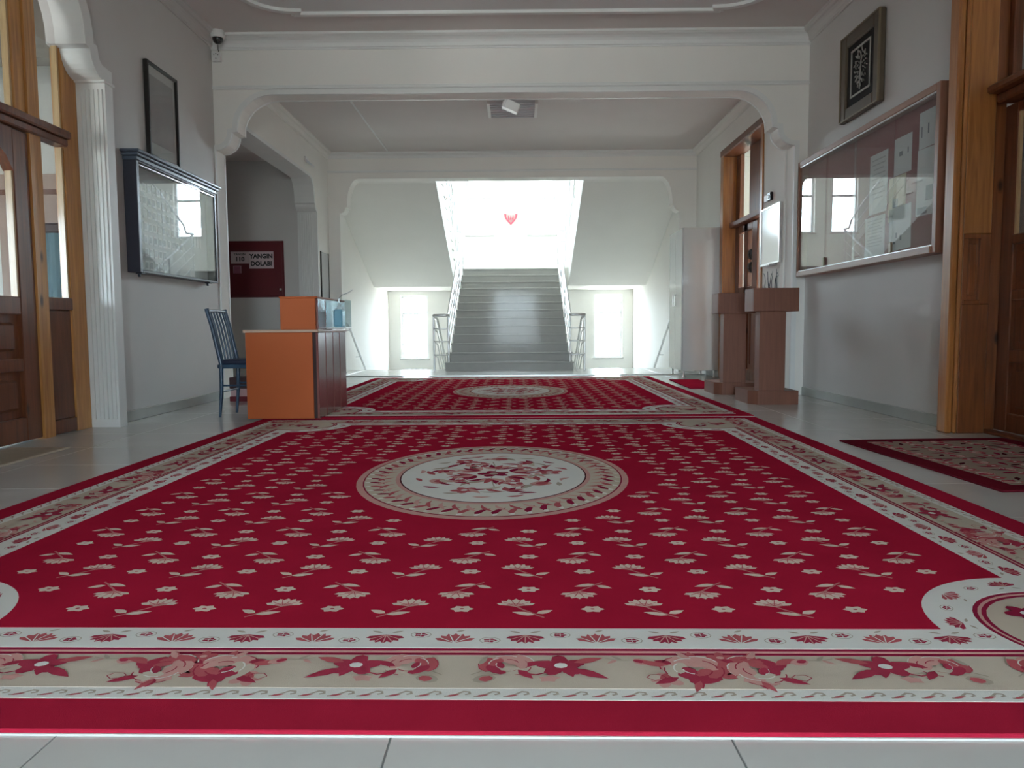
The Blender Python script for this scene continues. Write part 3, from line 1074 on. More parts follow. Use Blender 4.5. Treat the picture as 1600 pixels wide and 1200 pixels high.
# transom shelf with mouldings
b = MB().cbox(3.0, RD0 + .19, 2.175, 3.22, 4.955, 2.225, c=.012).cbox(3.06, RD0 + .19, 2.115, 3.22, 4.95, 2.175, c=.012)
b.build('transom', 'pine_dark', d2)
RX0, RX1 = 3.165, 3.225
box('jamb_filler', 'pine_shaded', d2, 3.075, 5.0, .02, 3.164, 5.03, 3.45, ch=.003)
for y0, y1 in ((3.94, 5.03), (2.89, 3.93)):
    st = .145
    for a, c in ((y0, y0 + st), (y1 - st, y1)):
        MB().cbox(RX0, a, .02, RX1, c, 2.115, c=.006).build('leaf_stile', 'pine_dark', d2)
    ya, yb = y0 + st, y1 - st
    for za, zb in ((2.05, 2.115), (1.225, 1.285), (.87, .935), (.47, .555), (.02, .14)):
        MB().cbox(RX0 - (.012 if za in (1.225,) else 0), ya, za, RX1, yb, zb, c=.006).build('rail', 'pine_dark', d2)
    MB().box(RX0 + .025, ya - .01, 1.28, RX0 + .031, yb + .01, 2.06).build('hammered_pane', 'frosted', d2)
    MB().box(RX0 + .004, yb - .02, 1.285, RX0 + .022, yb, 2.05).box(RX0 + .004, ya, 1.285, RX0 + .022, ya + .02, 2.05).build('glazing_bead', 'pine_light', d2)
    w3 = (yb - ya) / 3
    for k in range(3):
        pa, pb = ya + w3 * k, ya + w3 * (k + 1)
        for za, zb in ((.935, 1.225), (.555, .87), (.14, .47)):
            b = MB().box(RX0 + .025, pa, za, RX1 - .01, pb, zb)
            b.cbox(RX0 + .008, pa + .055, za + .04, RX1 - .01, pb - .055, zb - .04, c=.014)
            b.box(RX0 + .002, pa - .0 if k == 0 else pa - .03, za, RX1 - .012, pa + .03 if k else pa + .005, zb)
            b.build('raised_panel', 'pine_dark', d2)
box('pane', 'glass', d2, RX0 + .02, RD0 + .19, 2.23, RX0 + .026, 5.02, 3.44)
MB().cbox(RX0, 4.955, 2.225, RX1, 5.03, 3.45, c=.006).build('mullion', 'pine_dark', d2)

# ------------------------------------------------------------------ rear right glazed door
d3 = thing('door_3', 'orange pine framed glazed door beyond the lecterns', 'door', (2.95, 9.6, 0), kind='structure')
MB().cbox(2.785, 10.36, 0, 3.03, 10.398, 3.015, c=.004).cbox(2.782, 10.32, 0, 2.80, 10.46, 3.06, c=.004).build('jamb_lining', 'pine', d3)
MB().cbox(2.785, QD0 + .002, 0, 3.03, QD0 + .04, 3.015, c=.004).cbox(2.782, 8.69, 0, 2.80, 8.77, 3.06, c=.004).build('jamb_lining', 'pine', d3)
MB().cbox(2.785, 8.74, 2.98, 3.03, 10.40, 3.018, c=.004).cbox(2.775, 8.69, 2.985, 2.80, 10.46, 3.07, c=.006).build('head_lining', 'pine_dark', d3)
for a, c in ((10.20, 10.36), (9.30, 9.78), (8.78, 8.92)):
    MB().cbox(2.97, a, 2.10, 3.03, c, 2.98, c=.006).build('mullion', 'pine_dark', d3)
MB().cbox(2.88, 8.78, 2.03, 3.03, 10.36, 2.10, c=.01).build('transom', 'beech', d3)
box('pane', 'glass', d3, 2.997, 8.8, 2.1, 3.003, 10.3, 2.98)
for a, c in ((10.19, 10.355), (9.80, 9.96), (9.42, 9.62)):
    MB().cbox(2.965, a, .01, 3.025, c, 2.03, c=.006).build('leaf_stile', 'pine_dark', d3)
for za, zb in ((1.93, 2.03), (1.10, 1.22), (.01, .16)):
    MB().cbox(2.965, 9.62, za, 3.025, 10.19, zb, c=.005).build('rail', 'pine_dark', d3)
MB().box(2.985, 9.62, .16, 3.01, 10.19, 1.10).cbox(2.97, 9.68, .22, 3.0, 9.77, 1.04, c=.02).cbox(2.97, 9.99, .22, 3.0, 10.13, 1.04, c=.02).build('raised_panel', 'pine_dark', d3)
box('pane', 'glass', d3, 2.992, 9.62, 1.22, 2.998, 10.19, 1.93)
b = MB()
for zc in (1.62, 1.46):
    b.lathe([(.001, zc - .07), (.035, zc - .05), (.05, zc), (.035, zc + .05), (.001, zc + .07)], 2.985, 9.71, 10)
b.build('iron_rosette', 'dark_plastic', d3)

# ------------------------------------------------------------------ woven carpets
class Pat:
    """2D woven pattern: polygons (u, v) with colour and pile layer"""

    def __init__(self):
        self.p = []

    def poly(self, pts, col, layer):
        self.p.append((pts, col, layer))

    def leaf(self, x, y, L, w, a, col, layer, n=4, bend=0.0):
        pts = []
        for s in (1, -1):
            rng = range(0, n + 1) if s == 1 else range(n - 1, 0, -1)
            for i in rng:
                t = i / n
                lx = t * L
                ly = s * w * .5 * math.sin(PI * min(1, t ** .8)) + bend * L * math.sin(PI * t)
                pts.append((x + lx * math.cos(a) - ly * math.sin(a), y + lx * math.sin(a) + ly * math.cos(a)))
        self.poly(pts, col, layer)

    def blob(self, x, y, rx, ry, a, col, layer, n=10, wob=0.0, lobes=0, ph=0.0):
        pts = []
        for i in range(n):
            t = 2 * PI * i / n
            k = 1 + (wob * math.cos(lobes * t + ph) if lobes else wob * random.uniform(-1, 1))
            px, py = rx * k * math.cos(t), ry * k * math.sin(t)
            pts.append((x + px * math.cos(a) - py * math.sin(a), y + px * math.sin(a) + py * math.cos(a)))
        self.poly(pts, col, layer)

    def fan(self, x, y, r, a, spread, col, layer, teeth=6):
        pts = [(x, y)]
        for i in range(teeth * 2 + 1):
            t = a - spread + 2 * spread * i / (teeth * 2)
            rr = r * (1.0 if i % 2 else .80)
            pts.append((x + rr * math.cos(t), y + rr * math.sin(t)))
        self.poly(pts, col, layer)

    def line(self, pts, w, col, layer):
        off1 = offset_path(pts, w / 2)
        off2 = offset_path(pts, -w / 2)
        for i in range(len(pts) - 1):
            self.poly([off2[i], off2[i + 1], off1[i + 1], off1[i]], col, layer)

    def put(self, other, x, y, a=0.0, s=1.0, mx=1, f=None):
        for pts, col, layer in other.p:
            q = []
            for u, v in pts:
                u = u * mx
                uu, vv = (u * math.cos(a) - v * math.sin(a)) * s + x, (u * math.sin(a) + v * math.cos(a)) * s + y
                q.append(f(uu, vv) if f else (uu, vv))
            self.p.append((q, col, layer))

    def build(self, name, z0, parent, step=0.0004):
        cols = []
        vs, fs, mi = [], [], []
        for pts, col, layer in self.p:
            if col not in cols: cols.append(col)
            # counter-clockwise so the pile faces up
            ar = sum(pts[i - 1][0] * pts[i][1] - pts[i][0] * pts[i - 1][1] for i in range(len(pts)))
            if ar < 0: pts = pts[::-1]
            n0 = len(vs)
            zz = z0 + layer * step + (len(fs) % 11) * step * .08
            vs += [(u, v, zz) for u, v in pts]
            fs.append(tuple(range(n0, n0 + len(pts))))
            mi.append(cols.index(col))
        me = bpy.data.meshes.new(name)
        me.from_pydata(vs, [], fs)
        for c in cols: me.materials.append(MATS[c])
        me.polygons.foreach_set('material_index', mi)
        me.update()
        return link_mesh(name, me, parent)


def spray():
    """carnation spray: head up at the right, stem and two leaves at the left (about 15 x 12 cm)"""
    p = Pat()
    p.fan(.030, .020, .052, PI * .5, 1.42, 'rug_flower', 0, 7)
    p.fan(.030, .014, .030, PI * .5, 1.2, 'rug_pink', 1, 4)
    for t in (-.9, -.3, .3, .9):
        p.line([(.030, .020), (.030 + .042 * math.sin(t), .020 + .042 * math.cos(t))], .0022, 'rug_rose', 2)
    p.line([(.030, .018), (.012, -.004), (-.006, -.022), (-.022, -.040), (-.040, -.056)], .006, 'rug_stem', 0)
    p.leaf(-.018, -.040, .060, .022, .32, 'rug_flower', 1)
    p.leaf(-.022, -.030, .046, .022, 2.65, 'rug_flower', 1)
    return p


def blossom():
    p = Pat()
    p.blob(0, 0, .026, .019, 0, 'rug_flower', 0, 24, .17, 6)
    p.blob(0, 0, .006, .005, 0, 'rug_rose', 1, 6)
    return p


def swirl(p, x, y, R, n, cols, l0, sq=.85, ph=0.0):
    """overlapping petals in a spiral, largest outside, each with a fine outline"""
    for k in range(n):
        t = k / n
        a = ph + k * 2.4
        r = R * .78 * math.sqrt(1 - t)
        px, py = x + r * math.cos(a), y + r * sq * math.sin(a)
        w = R * (.62 - .38 * t)
        p.blob(px, py, w, w * .60, a + PI / 2, cols[k % len(cols)], l0 + k // 3, 9, .10)
        p.line([(px + w * .92 * math.cos(u) * math.cos(a + PI / 2) - w * .55 * math.sin(u) * math.sin(a + PI / 2),
                 py + w * .92 * math.cos(u) * math.sin(a + PI / 2) + w * .55 * math.sin(u) * math.cos(a + PI / 2)) for u in (-2.6, -2.1, -1.57, -1.0, -.5)],
               R * .045, 'rug_claret' if k % 3 else 'rug_cream', l0 + k // 3)


def rose(s=1.0):
    p = Pat()
    for i in range(6):
        a = 2 * PI * i / 6 + .2
        p.leaf(.05 * math.cos(a), .042 * math.sin(a), .036, .020, a + .3, ('rug_claret', 'rug_rose')[i % 2], 0)
    swirl(p, 0, 0, .064, 13, ('rug_rose', 'rug_pink', 'rug_claret', 'rug_pink', 'rug_beige'), 0)
    return p


def five_petal(col='rug_wine', mid='rug_beige', r=.024):
    p = Pat()
    for i in range(5):
        a = 2 * PI * i / 5 + .3
        p.blob(r * math.cos(a), r * .85 * math.sin(a), r * .85, r * .62, a, col, 0, 8, .08)
    p.blob(0, 0, r * .5, r * .42, 0, mid, 1, 8)
    return p


def rose_cluster():
    """two large roses with buds and leaves, 0.46 m wide, 0.14 m tall"""
    p = Pat()
    R = rose()
    p.put(R, -.060, .002, .2, 1.08)
    p.put(R, .066, -.002, 2.2, 1.0)
    p.put(five_petal('rug_rose', 'rug_pink', .017), .005, .056)
    for s in (-1, 1):
        p.leaf(s * .11, .02, .07, .024, (.4 if s > 0 else PI - .4), 'rug_rose', 1, bend=.1)
        p.leaf(s * .10, -.035, .06, .022, (-.5 if s > 0 else PI + .5), 'rug_claret', 1)
        p.leaf(s * .06, -.05, .05, .016, (-1.2 if s > 0 else PI + 1.2), 'rug_rose', 1)
        p.leaf(s * .06, .045, .05, .016, (1.0 if s > 0 else PI - 1.0), 'rug_pink', 1)
        p.blob(s * .165, .035, .020, .014, s * .5, 'rug_pink', 1, 9, .15)
        p.blob(s * .170, .038, .012, .008, s * .5, 'rug_claret', 2, 7, .1)
        p.blob(s * .155, -.036, .018, .013, -s * .4, 'rug_beige', 1, 8, .1)
        p.line([(s * (.145 + .02 * math.cos(t)), -.036 + .014 * math.sin(t)) for t in (0, 1, 2, 3, 4, 5, 6.28)], .002, 'rug_claret', 2)
        p.line([(s * .12, .03), (s * .17, .045), (s * .215, .044), (s * .24, .052)], .0025, 'rug_olive', 0)
        p.leaf(s * .205, .043, .03, .010, (.8 if s > 0 else PI - .8), 'rug_olive', 1)
        p.leaf(s * .215, .045, .03, .010, (-.7 if s > 0 else PI + .7), 'rug_pink', 1)
    p.put(five_petal('rug_pink', 'rug_claret', .020), -.125, -.045, .3)
    return p


def side_group():
    """five-petalled wine flower, peony and bud facing the middle; mirrored about its own left edge"""
    p = Pat()
    p.put(five_petal('rug_claret', 'rug_cream', .026), .165, .018, .1)
    p.leaf(.185, .005, .075, .024, -.55, 'rug_claret', 1)
    p.leaf(.190, .030, .060, .022, .35, 'rug_rose', 1)
    p.leaf(.175, .010, .04, .02, -1.3, 'rug_claret', 1)
    swirl(p, .064, .020, .050, 10, ('rug_pink', 'rug_rose', 'rug_beige', 'rug_pink', 'rug_claret'), 0, .8, .7)
    p.leaf(.09, .012, .05, .018, .55, 'rug_claret', 1)
    p.leaf(.085, .0, .045, .018, -.9, 'rug_claret', 1)
    p.blob(.024, -.036, .022, .015, .3, 'rug_olive', 0, 9, .1)
    p.blob(.028, -.036, .014, .010, .3, 'rug_rose', 1, 7, .1)
    p.blob(.142, -.034, .018, .012, .2, 'rug_pink', 0, 10, .2, 5)
    p.line([(.10, -.015), (.118, -.020), (.135, -.012)], .004, 'rug_claret', 1)
    p.leaf(.012, .02, .04, .012, 1.2, 'rug_olive', 0)
    p.line([(.0, -.02), (.02, -.005), (.05, -.01)], .003, 'rug_olive', 0)
    return p


def guard_scroll():
    p = Pat()
    p.line([(-.026, -.012), (-.012, -.010), (.002, .0), (.014, .010), (.026, .008), (.028, .0), (.018, -.004)], .0055, 'rug_olive', 0)
    p.leaf(-.022, -.012, .030, .008, .25, 'rug_rose', 1)
    return p


def carnation_border():
    p = Pat()
    p.fan(0, .018, .052, -PI / 2, 1.35, 'rug_claret', 0, 7)
    for t in (-1, -.5, 0, .5, 1):
        p.line([(0, .014), (.046 * math.sin(t), .014 - .046 * math.cos(t))], .0028, 'rug_pink', 1)
    p.leaf(-.012, .030, .030, .010, PI - .4, 'rug_olive', 0)
    p.leaf(.012, .030, .030, .010, .4, 'rug_olive', 0)
    return p


def carnation_border2():
    p = Pat()
    p.fan(0, -.030, .056, PI / 2, 1.25, 'rug_rose', 0, 7)
    for t in (-.9, -.3, .3, .9):
        p.line([(0, -.03), (.048 * math.sin(t), -.03 + .048 * math.cos(t))], .0028, 'rug_cream', 1)
    p.leaf(.0, .036, .026, .009, .5, 'rug_olive', 0)
    return p


def rosette_ring():
    p = Pat()
    p.line([(.026 * math.cos(t * .57), .018 * math.sin(t * .57)) for t in range(12)], .0022, 'rug_olive', 0)
    p.blob(0, 0, .016, .011, 0, 'rug_claret', 0, 16, .2, 5)
    p.line([(-.012, 0), (.012, 0)], .002, 'rug_cream', 1)
    p.line([(0, -.009), (0, .009)], .002, 'rug_cream', 1)
    return p


def outline(A, B, d, r=.36, seg=16):
    """rectangle A x B (half sizes) grown by d, with concave rounded corners centred on the field corners"""
    rr = r - d
    pts = []
    for sx, sy in ((1, 1), (-1, 1), (-1, -1), (1, -1)):
        c = Vector((sx * A, sy * B))
        if rr > d + .005:
            a0 = math.asin(min(1, d / rr))
            arc = []
            for i in range(seg + 1):
                t = -a0 + (PI / 2 + 2 * a0) * i / seg
                # t from the vertical edge round to the horizontal edge
                arc.append((c.x - sx * rr * math.sin(t), c.y - sy * rr * math.cos(t)))
            if sx * sy < 0: arc = arc[::-1]
            pts += arc
        else:
            pts.append((sx * (A + d), sy * (B + d)))
    return pts


def slab_ring(b, pts, z0, z1):
    n = len(pts)
    b.add([(u, v, z0) for u, v in pts] + [(u, v, z1) for u, v in pts],
          [tuple(range(n, 2 * n))] + [(i, (i + 1) % n, n + (i + 1) % n, n + i) for i in range(n)])


def medallion(P, cy=0.0, rx=.635, ry=.86):
    def ell(k, n=56):
        return [(rx * k * math.cos(2 * PI * i / n), cy + ry * k * math.sin(2 * PI * i / n)) for i in range(n)]
    P.poly(ell(1.0), 'rug_pink', 0)
    P.poly(ell(.955), 'rug_wine', 1)
    P.poly(ell(.945), 'rug_beige', 2)
    N = 54
    for i in range(N):
        t = 2 * PI * i / N
        for (k0, k1, dt, w, col, ly) in ((.93, .80, .10, .030, 'rug_wine' if i % 3 else 'rug_rose', 3), (.86, .735, -.10, .022, 'rug_rose' if i % 2 else 'rug_pink', 4), (.94, .90, .03, .022, 'rug_cream', 4)):
            x0, y0 = rx * k0 * math.cos(t), cy + ry * k0 * math.sin(t)
            x1, y1 = rx * k1 * math.cos(t + dt), cy + ry * k1 * math.sin(t + dt)
            P.leaf(x0, y0, math.hypot(x1 - x0, y1 - y0), w, math.atan2(y1 - y0, x1 - x0), col, ly, 3, bend=.12)
    P.poly(ell(.725), 'rug_pink', 5)
    P.poly(ell(.695), 'rug_dark', 6)
    P.poly(ell(.685), 'rug_cream', 7)
    rnd = random.Random(5)
    L0 = 8
    Q = Pat()
    # lily sprays radiating from the centre
    for i in range(6):
        a = 2 * PI * i / 6 + .35
        for k in range(5):
            Q.leaf(.09 * math.cos(a), .11 * math.sin(a), .12 + .02 * (k % 2), .038, a - .9 + .45 * k, ('rug_rose', 'rug_wine', 'rug_pink')[(i + k) % 3], 0 + k % 3, bend=.08)
        Q.line([(0, 0), (.1 * math.cos(a + .1), .12 * math.sin(a + .1)), (.24 * math.cos(a + .25), .32 * math.sin(a + .25))], .006, 'rug_olive', 0)
        Q.leaf(.17 * math.cos(a + .3), .22 * math.sin(a + .3), .15, .030, a + 1.2, 'rug_olive' if i % 2 else 'rug_pink', 1, bend=.1)
    for i in range(9):
        a = 2 * PI * i / 9 + .1
        x, y = .27 * math.cos(a), .40 * math.sin(a)
        if i % 3 == 0:
            Q.put(five_petal('rug_rose', 'rug_cream', .036), x, y, a)
            Q.leaf(x, y, .10, .03, a + 2.2, 'rug_wine', 0)
        elif i % 3 == 1:
            for k in range(4):
                Q.leaf(x, y, .085, .034, a + 1.2 + k * .6, ('rug_wine', 'rug_rose')[k % 2], k % 2)
            Q.leaf(x, y, .13, .02, a - 1.8, 'rug_olive', 0, bend=.15)
        else:
            Q.blob(x, y, .045, .055, a, 'rug_pink', 0, 12, .1)
            Q.blob(x + .005, y, .028, .034, a, 'rug_rose', 1, 9, .1)
            Q.leaf(x, y, .12, .024, a + 1.9, 'rug_wine', 0, bend=-.15)
    for i in range(16):
        a = 2 * PI * i / 16 + .2
        x, y = .365 * math.cos(a), .50 * math.sin(a)
        Q.leaf(x, y, .085, .026, a + rnd.choice((-1.9, 1.8, 2.2)), ('rug_rose', 'rug_wine', 'rug_olive', 'rug_pink')[i % 4], 0, bend=rnd.uniform(-.2, .2))
    for i in range(22):
        a = 2 * PI * i / 22 + .07
        k = .68 + .30 * ((i * 5) % 7) / 7
        x, y = .30 * k * math.cos(a), .40 * k * math.sin(a)
        Q.leaf(x, y, .11, .034, a + rnd.choice((-1.2, .9, 1.9, 2.6)), ('rug_pink', 'rug_rose', 'rug_beige', 'rug_claret', 'rug_olive')[i % 5], 1, bend=rnd.uniform(-.2, .2))
    for i in range(4):
        a = PI / 2 * i + .5
        swirl(Q, .19 * math.cos(a), .26 * math.sin(a), .060, 9, ('rug_rose', 'rug_pink', 'rug_claret', 'rug_cream'), 2, 1.1, i)
    Q.put(five_petal('rug_wine', 'rug_pink', .045), .0, .0, .3)
    Q.blob(.0, .0, .02, .026, 0, 'rug_olive', 4, 8)
    for pts, col, ly in Q.p:
        P.p.append(([(u, v + cy) for u, v in pts], col, ly + L0))


SPRAY, BLOS = spray(), blossom()
SPRAY_ME = {}


def make_carpet(label, loc, rotz, a, b_, single):
    root = thing('carpet', label, 'carpet', loc, rotz, 'woven hall carpets')
    T = .011
    EDGE, GUARD, MAIN, STRIPE, INNER = .112, .045, .150, .030, .110
    A, B = a - (EDGE + GUARD + MAIN + STRIPE + INNER), b_ - (EDGE + GUARD + MAIN + STRIPE + INNER)
    rect = lambda hu, hv: [(hu, hv), (-hu, hv), (-hu, -hv), (hu, -hv)]
    m = MB()
    m.cbox(-a, -b_, 0.0, a, b_, T, c=.0015)
    m.build('edge_band', 'rug_edge', root, local=True)
    m = MB().strip(rect(a + .003, b_ + .003), .005, 'z', 0.0, T * .35, closed=True)
    m.build('binding', 'rug_binding', root, local=True)
    z = T
    st = .0006
    parts = []
    for nm, pts, colr in (('guard_band', rect(a - EDGE, b_ - EDGE), 'rug_cream'),
                          ('main_border', rect(a - EDGE - GUARD, b_ - EDGE - GUARD), 'rug_beige'),
                          ('stripe', outline(A, B, INNER + STRIPE), 'rug_wine'),
                          ('stripe_line', outline(A, B, INNER + .019), 'rug_pink'),
                          ('stripe', outline(A, B, INNER + .011), 'rug_wine'),
                          ('inner_border', outline(A, B, INNER), 'rug_cream'),
                          ('field', outline(A, B, 0), 'rug_red')):
        m = MB()
        slab_ring(m, pts, z - .002, z + st)
        parts.append(m.build(nm, colr, root, local=True))
        z += st
    ztop = z
    guard, main, inner, field = parts[0], parts[1], parts[5], parts[6]
    # ---- patterns of the borders, side by side
    G, M, I = Pat(), Pat(), Pat()
    RC, SG, GS, C1, C2, RR = rose_cluster(), side_group(), guard_scroll(), carnation_border(), carnation_border2(), rosette_ring()
    sides = [(2 * a, lambda s, t: (s, -b_ + t)), (2 * b_, lambda s, t: (a - t, s)), (2 * a, lambda s, t: (-s, b_ - t)), (2 * b_, lambda s, t: (-a + t, -s))]
    for si, (L, f) in enumerate(sides):
        half = L / 2
        tg = EDGE + GUARD / 2
        nn = int((L - 2 * EDGE) / .0566)
        for k in range(nn):
            s = -half + EDGE + (k + .5) * (L - 2 * EDGE) / nn
            G.put(GS, s, tg, 0, .9, 1, f)
        tm = EDGE + GUARD + MAIN / 2
        per = 1.10
        off = -.53 if si == 0 else 0.0
        k0 = int(half / per) + 1
        for k in range(-k0, k0 + 1):
            s = off + k * per
            if abs(s) < half - .40:
                M.put(RC, s, tm + .003, 0, 1.0, 1 if k % 2 else -1, f)
            s2 = s + per / 2
            if abs(s2) < half - .48:
                M.put(SG, s2 + .03, tm, 0, 1.12, 1, f)
                M.put(SG, s2 - .03, tm, 0, 1.12, -1, f)
        # corner roses
        M.put(RC, half - .24, tm, 0, .8, 1, f)
        ti = EDGE + GUARD + MAIN + STRIPE + INNER / 2
        per = .160
        lim = half - (a - A) - .30
        kk = int(lim / per)
        for k in range(-kk, kk + 1):
            s = k * per
            I.put(C1 if k % 2 else C2, s, ti, 0, .92, 1, f)
            I.put(RR, s + per / 2, ti + (.016 if k % 2 else -.014), 0, .9, 1, f)
    for sx in (-1, 1):
        for sy in (-1, 1):
            for i in range(5):
                t = .12 + (PI / 2 - .24) * i / 4
                r = .305
                ang = math.atan2(-sy * math.cos(t), -sx * math.sin(t))
                I.put((C1, RR, C2, RR, C1)[i], sx * A - sx * r * math.sin(t), sy * B - sy * r * math.cos(t), ang + PI / 2, .8)
            M.put(rose(), sx * (A + .02), sy * (B + .02), .4, 1.25)
            M.put(five_petal('rug_wine', 'rug_cream', .03), sx * (A - .10), sy * (B - .10), .4, 1.0)
    G.build('scroll_pattern', T + st + .0003, guard, .0003)
    M.build('rose_pattern', T + 5 * st + .0004, main, .0003)
    I.build('carnation_pattern', T + 6 * st + .0003, inner, .0003)
    # ---- field sprays and blossoms
    F = Pat()
    PX, PY = .325, .290
    zf = ztop + .0003
    rows = int(2 * B / PY) + 1
    cx = -.0
    RX, RY = .70, .93

    def ok(u, v, mg):
        if (u / RX) ** 2 + (v / RY) ** 2 < 1.0: return False
        if abs(u) > A - mg or abs(v) > B - mg: return False
        if math.hypot(A - abs(u), B - abs(v)) < .36 + mg * .8: return False
        return True

    for j in range(rows):
        v0 = -B + .12 + j * PY
        for up in (1, 0):
            v = v0 + (0 if up else .142)
            cols = [(.165 + PX * k) for k in range(6)] if up else [(.005 + PX * k) for k in range(6)]
            for s in (-1, 1):
                for c in cols:
                    u = s * c
                    mxx = -s
                    if not up and s == -1 and c == cols[0]:
                        continue
                    # heads turn to the middle of the carpet
                    if ok(u, v, .095):
                        if single:
                            key = (mxx, up)
                            if key not in SPRAY_ME:
                                q = Pat()
                                q.put(SPRAY, 0, 0, 0, 1.0, mxx)
                                if not up:
                                    q.p = [([(x_, -y_) for x_, y_ in pts], c_, l_) for pts, c_, l_ in q.p]
                                o = q.build('flower_spray', 0.0, field, .0003)
                                SPRAY_ME[key] = o.data
                            else:
                                o = link_mesh('flower_spray', SPRAY_ME[key], field)
                            o.location = (u, v, zf)
                        else:
                            q = Pat()
                            q.put(SPRAY, 0, 0, 0, 1.0, mxx)
                            if not up:
                                q.p = [([(x_, -y_) for x_, y_ in pts], c_, l_) for pts, c_, l_ in q.p]
                            F.put(q, u, v)
                    ub = s * (c + PX / 2)
                    if c == cols[0] and s == 1 and up and ok(0, v, .05):
                        ubs = [0.0, ub]
                    else:
                        ubs = [ub]
                    for w in ubs:
                        if ok(w, v, .05):
                            if single:
                                if 'b' not in SPRAY_ME:
                                    o = BLOS.build('small_blossom', 0.0, field, .0003)
                                    SPRAY_ME['b'] = o.data
                                else:
                                    o = link_mesh('small_blossom', SPRAY_ME['b'], field)
                                o.location = (w, v, zf)
                            else:
                                F.put(BLOS, w, v)
    if not single:
        o = F.build('flower_pattern', zf, field, .0003)
        o['kind'] = 'stuff'
    P = Pat()
    medallion(P, cy=0.0)
    P.build('medallion', zf, root, .0003)
    return root


make_carpet('large crimson floral carpet with cream border nearest the camera', (-.115, 3.585, 0.0), math.radians(-.9), 1.93, 2.305, True)
make_carpet('crimson floral carpet in front of the stairs beyond the reception desk', (-.075, 8.34, 0.0), 0.0, 1.95, 2.38, False)

# mats
t = thing('door_mat', 'dark red bordered patterned mat before the right wooden door', 'mat', (2.55, 3.95, 0), math.radians(3))
b = MB().cbox(-.52, -.73, 0, .52, .73, .010, c=.003)
b.build('border', 'mat_border', t, local=True)
b = MB().cbox(-.40, -.62, .005, .40, .62, .012, c=.001)
fld = b.build('field', 'mat_ground', t, local=True)
Q = Pat()
rnd = random.Random(11)
for i in range(9):
    for j in range(13):
        x, y = -.36 + .09 * i, -.57 + .095 * j
        k = (i + 2 * j) % 4
        if k == 0: Q.put(rose(), x, y, rnd.uniform(0, 6), .62)
        elif k == 1: Q.leaf(x, y, .09, .03, rnd.uniform(0, 6), 'rug_wine', 1)
        elif k == 2: Q.put(five_petal('rug_rose', 'rug_cream', .022), x, y, rnd.uniform(0, 6))
        else: Q.leaf(x, y, .08, .026, rnd.uniform(0, 6), 'rug_dark', 1)
Q.line([(-.40, .02), (.40, .02)], .012, 'rug_dark', 4)
Q.build('flower_pattern', .0124, fld, .0002)['kind'] = 'stuff'
t = thing('runner_mat', 'small plain crimson mat in front of the tall white cabinet', 'mat', (2.2, 9.35, 0), math.radians(-2))
MB().cbox(-.19, -.72, 0, .19, .72, .010, c=.003).build('pile', 'rug_edge', t, local=True)
MB().strip([(.192, .722), (-.192, .722), (-.192, -.722), (.192, -.722)], .006, 'z', 0, .008, closed=True).build('binding', 'rug_wine', t, local=True)

# ------------------------------------------------------------------ reception desk
t = thing('reception_desk', 'orange and brown reception desk with raised counter beside the carpet', 'desk', (-1.83, 6.3, .0165))
DZ = .0165                   # stands on the carpet pile
box('front_panel', 'desk_orange', t, -2.11, 5.86, DZ, -1.587, 5.895, .690, ch=.003)
n = 4
y0, y1 = 5.862, 6.82
box('side_backing', 'groove', t, -1.59, 5.865, .02, -1.562, 6.815, .690)
for k in range(n):
    a, c = y0 + (y1 - y0) * k / n, y0 + (y1 - y0) * (k + 1) / n
    box('side_board', 'desk_brown', t, -1.566, a + .006, DZ, -1.545, c - .006, .690, ch=.004)
box('back_panel', 'desk_orange', t, -2.08, 6.785, DZ, -1.592, 6.82, .690, ch=.003)
b = MB().cbox(-2.125, 5.85, .690, -1.535, 6.83, .712, c=.004)
b.build('worktop', 'desk_edge', t)
b = MB()
b.cbox(-1.835, 5.868, .712, -1.56, 5.90, .955, c=.003).cbox(-1.835, 5.90, .712, -1.805, 6.81, .955, c=.003)
rc = b.build('raised_counter', 'desk_orange', t)
box('counter_side', 'desk_brown', rc, -1.578, 5.90, .712, -1.548, 6.12, .955, ch=.003)
box('counter_side', 'desk_brown', rc, -1.578, 6.128, .712, -1.548, 6.81, .955, ch=.003)
box('counter_top', 'desk_orange', rc, -1.84, 5.862, .955, -1.543, 6.815, .968, ch=.003)

# sanitizer dispenser on the desk side
t = thing('hand_sanitizer_dispenser', 'clear acrylic hand sanitizer dispenser with pale blue bottle on the desk side', 'dispenser', (-1.48, 6.25, .70))
b = MB()
x0, x1, ya, yb, z0, z1 = -1.545, -1.385, 6.14, 6.34, .728, .950
b.box(x0, ya, z0, x1, ya + .004, z1).box(x0, yb - .004, z0, x1, yb, z1).box(x1 - .004, ya + .004, z0, x1, yb - .004, z1)
b.box(x0, ya + .004, z0, x0 + .004, yb - .004, z1)
b.build('acrylic_case', 'acrylic', t)
box('tray', 'white_plastic', t, x0 - .001, ya - .005, z0 - .012, x1 + .005, yb + .005, z0, ch=.003)
b = MB().cbox(-1.50, 6.18, .7285, -1.425, 6.30, .875, c=.015)
bo = b.build('bottle', 'blue_liquid', t)
MB().lathe([(.022, .875), (.022, .895), (.010, .90), (.010, .93)], -1.4625, 6.24, 12).build('pump', 'white_plastic', bo)
MB().tube([(-1.462, 6.24, .965), (-1.43, 6.2, .99), (-1.38, 6.18, 1.005), (-1.335, 6.17, 1.03)], .004, 6).tube([(-1.4625, 6.24, .93), (-1.4625, 6.24, .967)], .006, 6).build('pump_arm', 'steel', t)

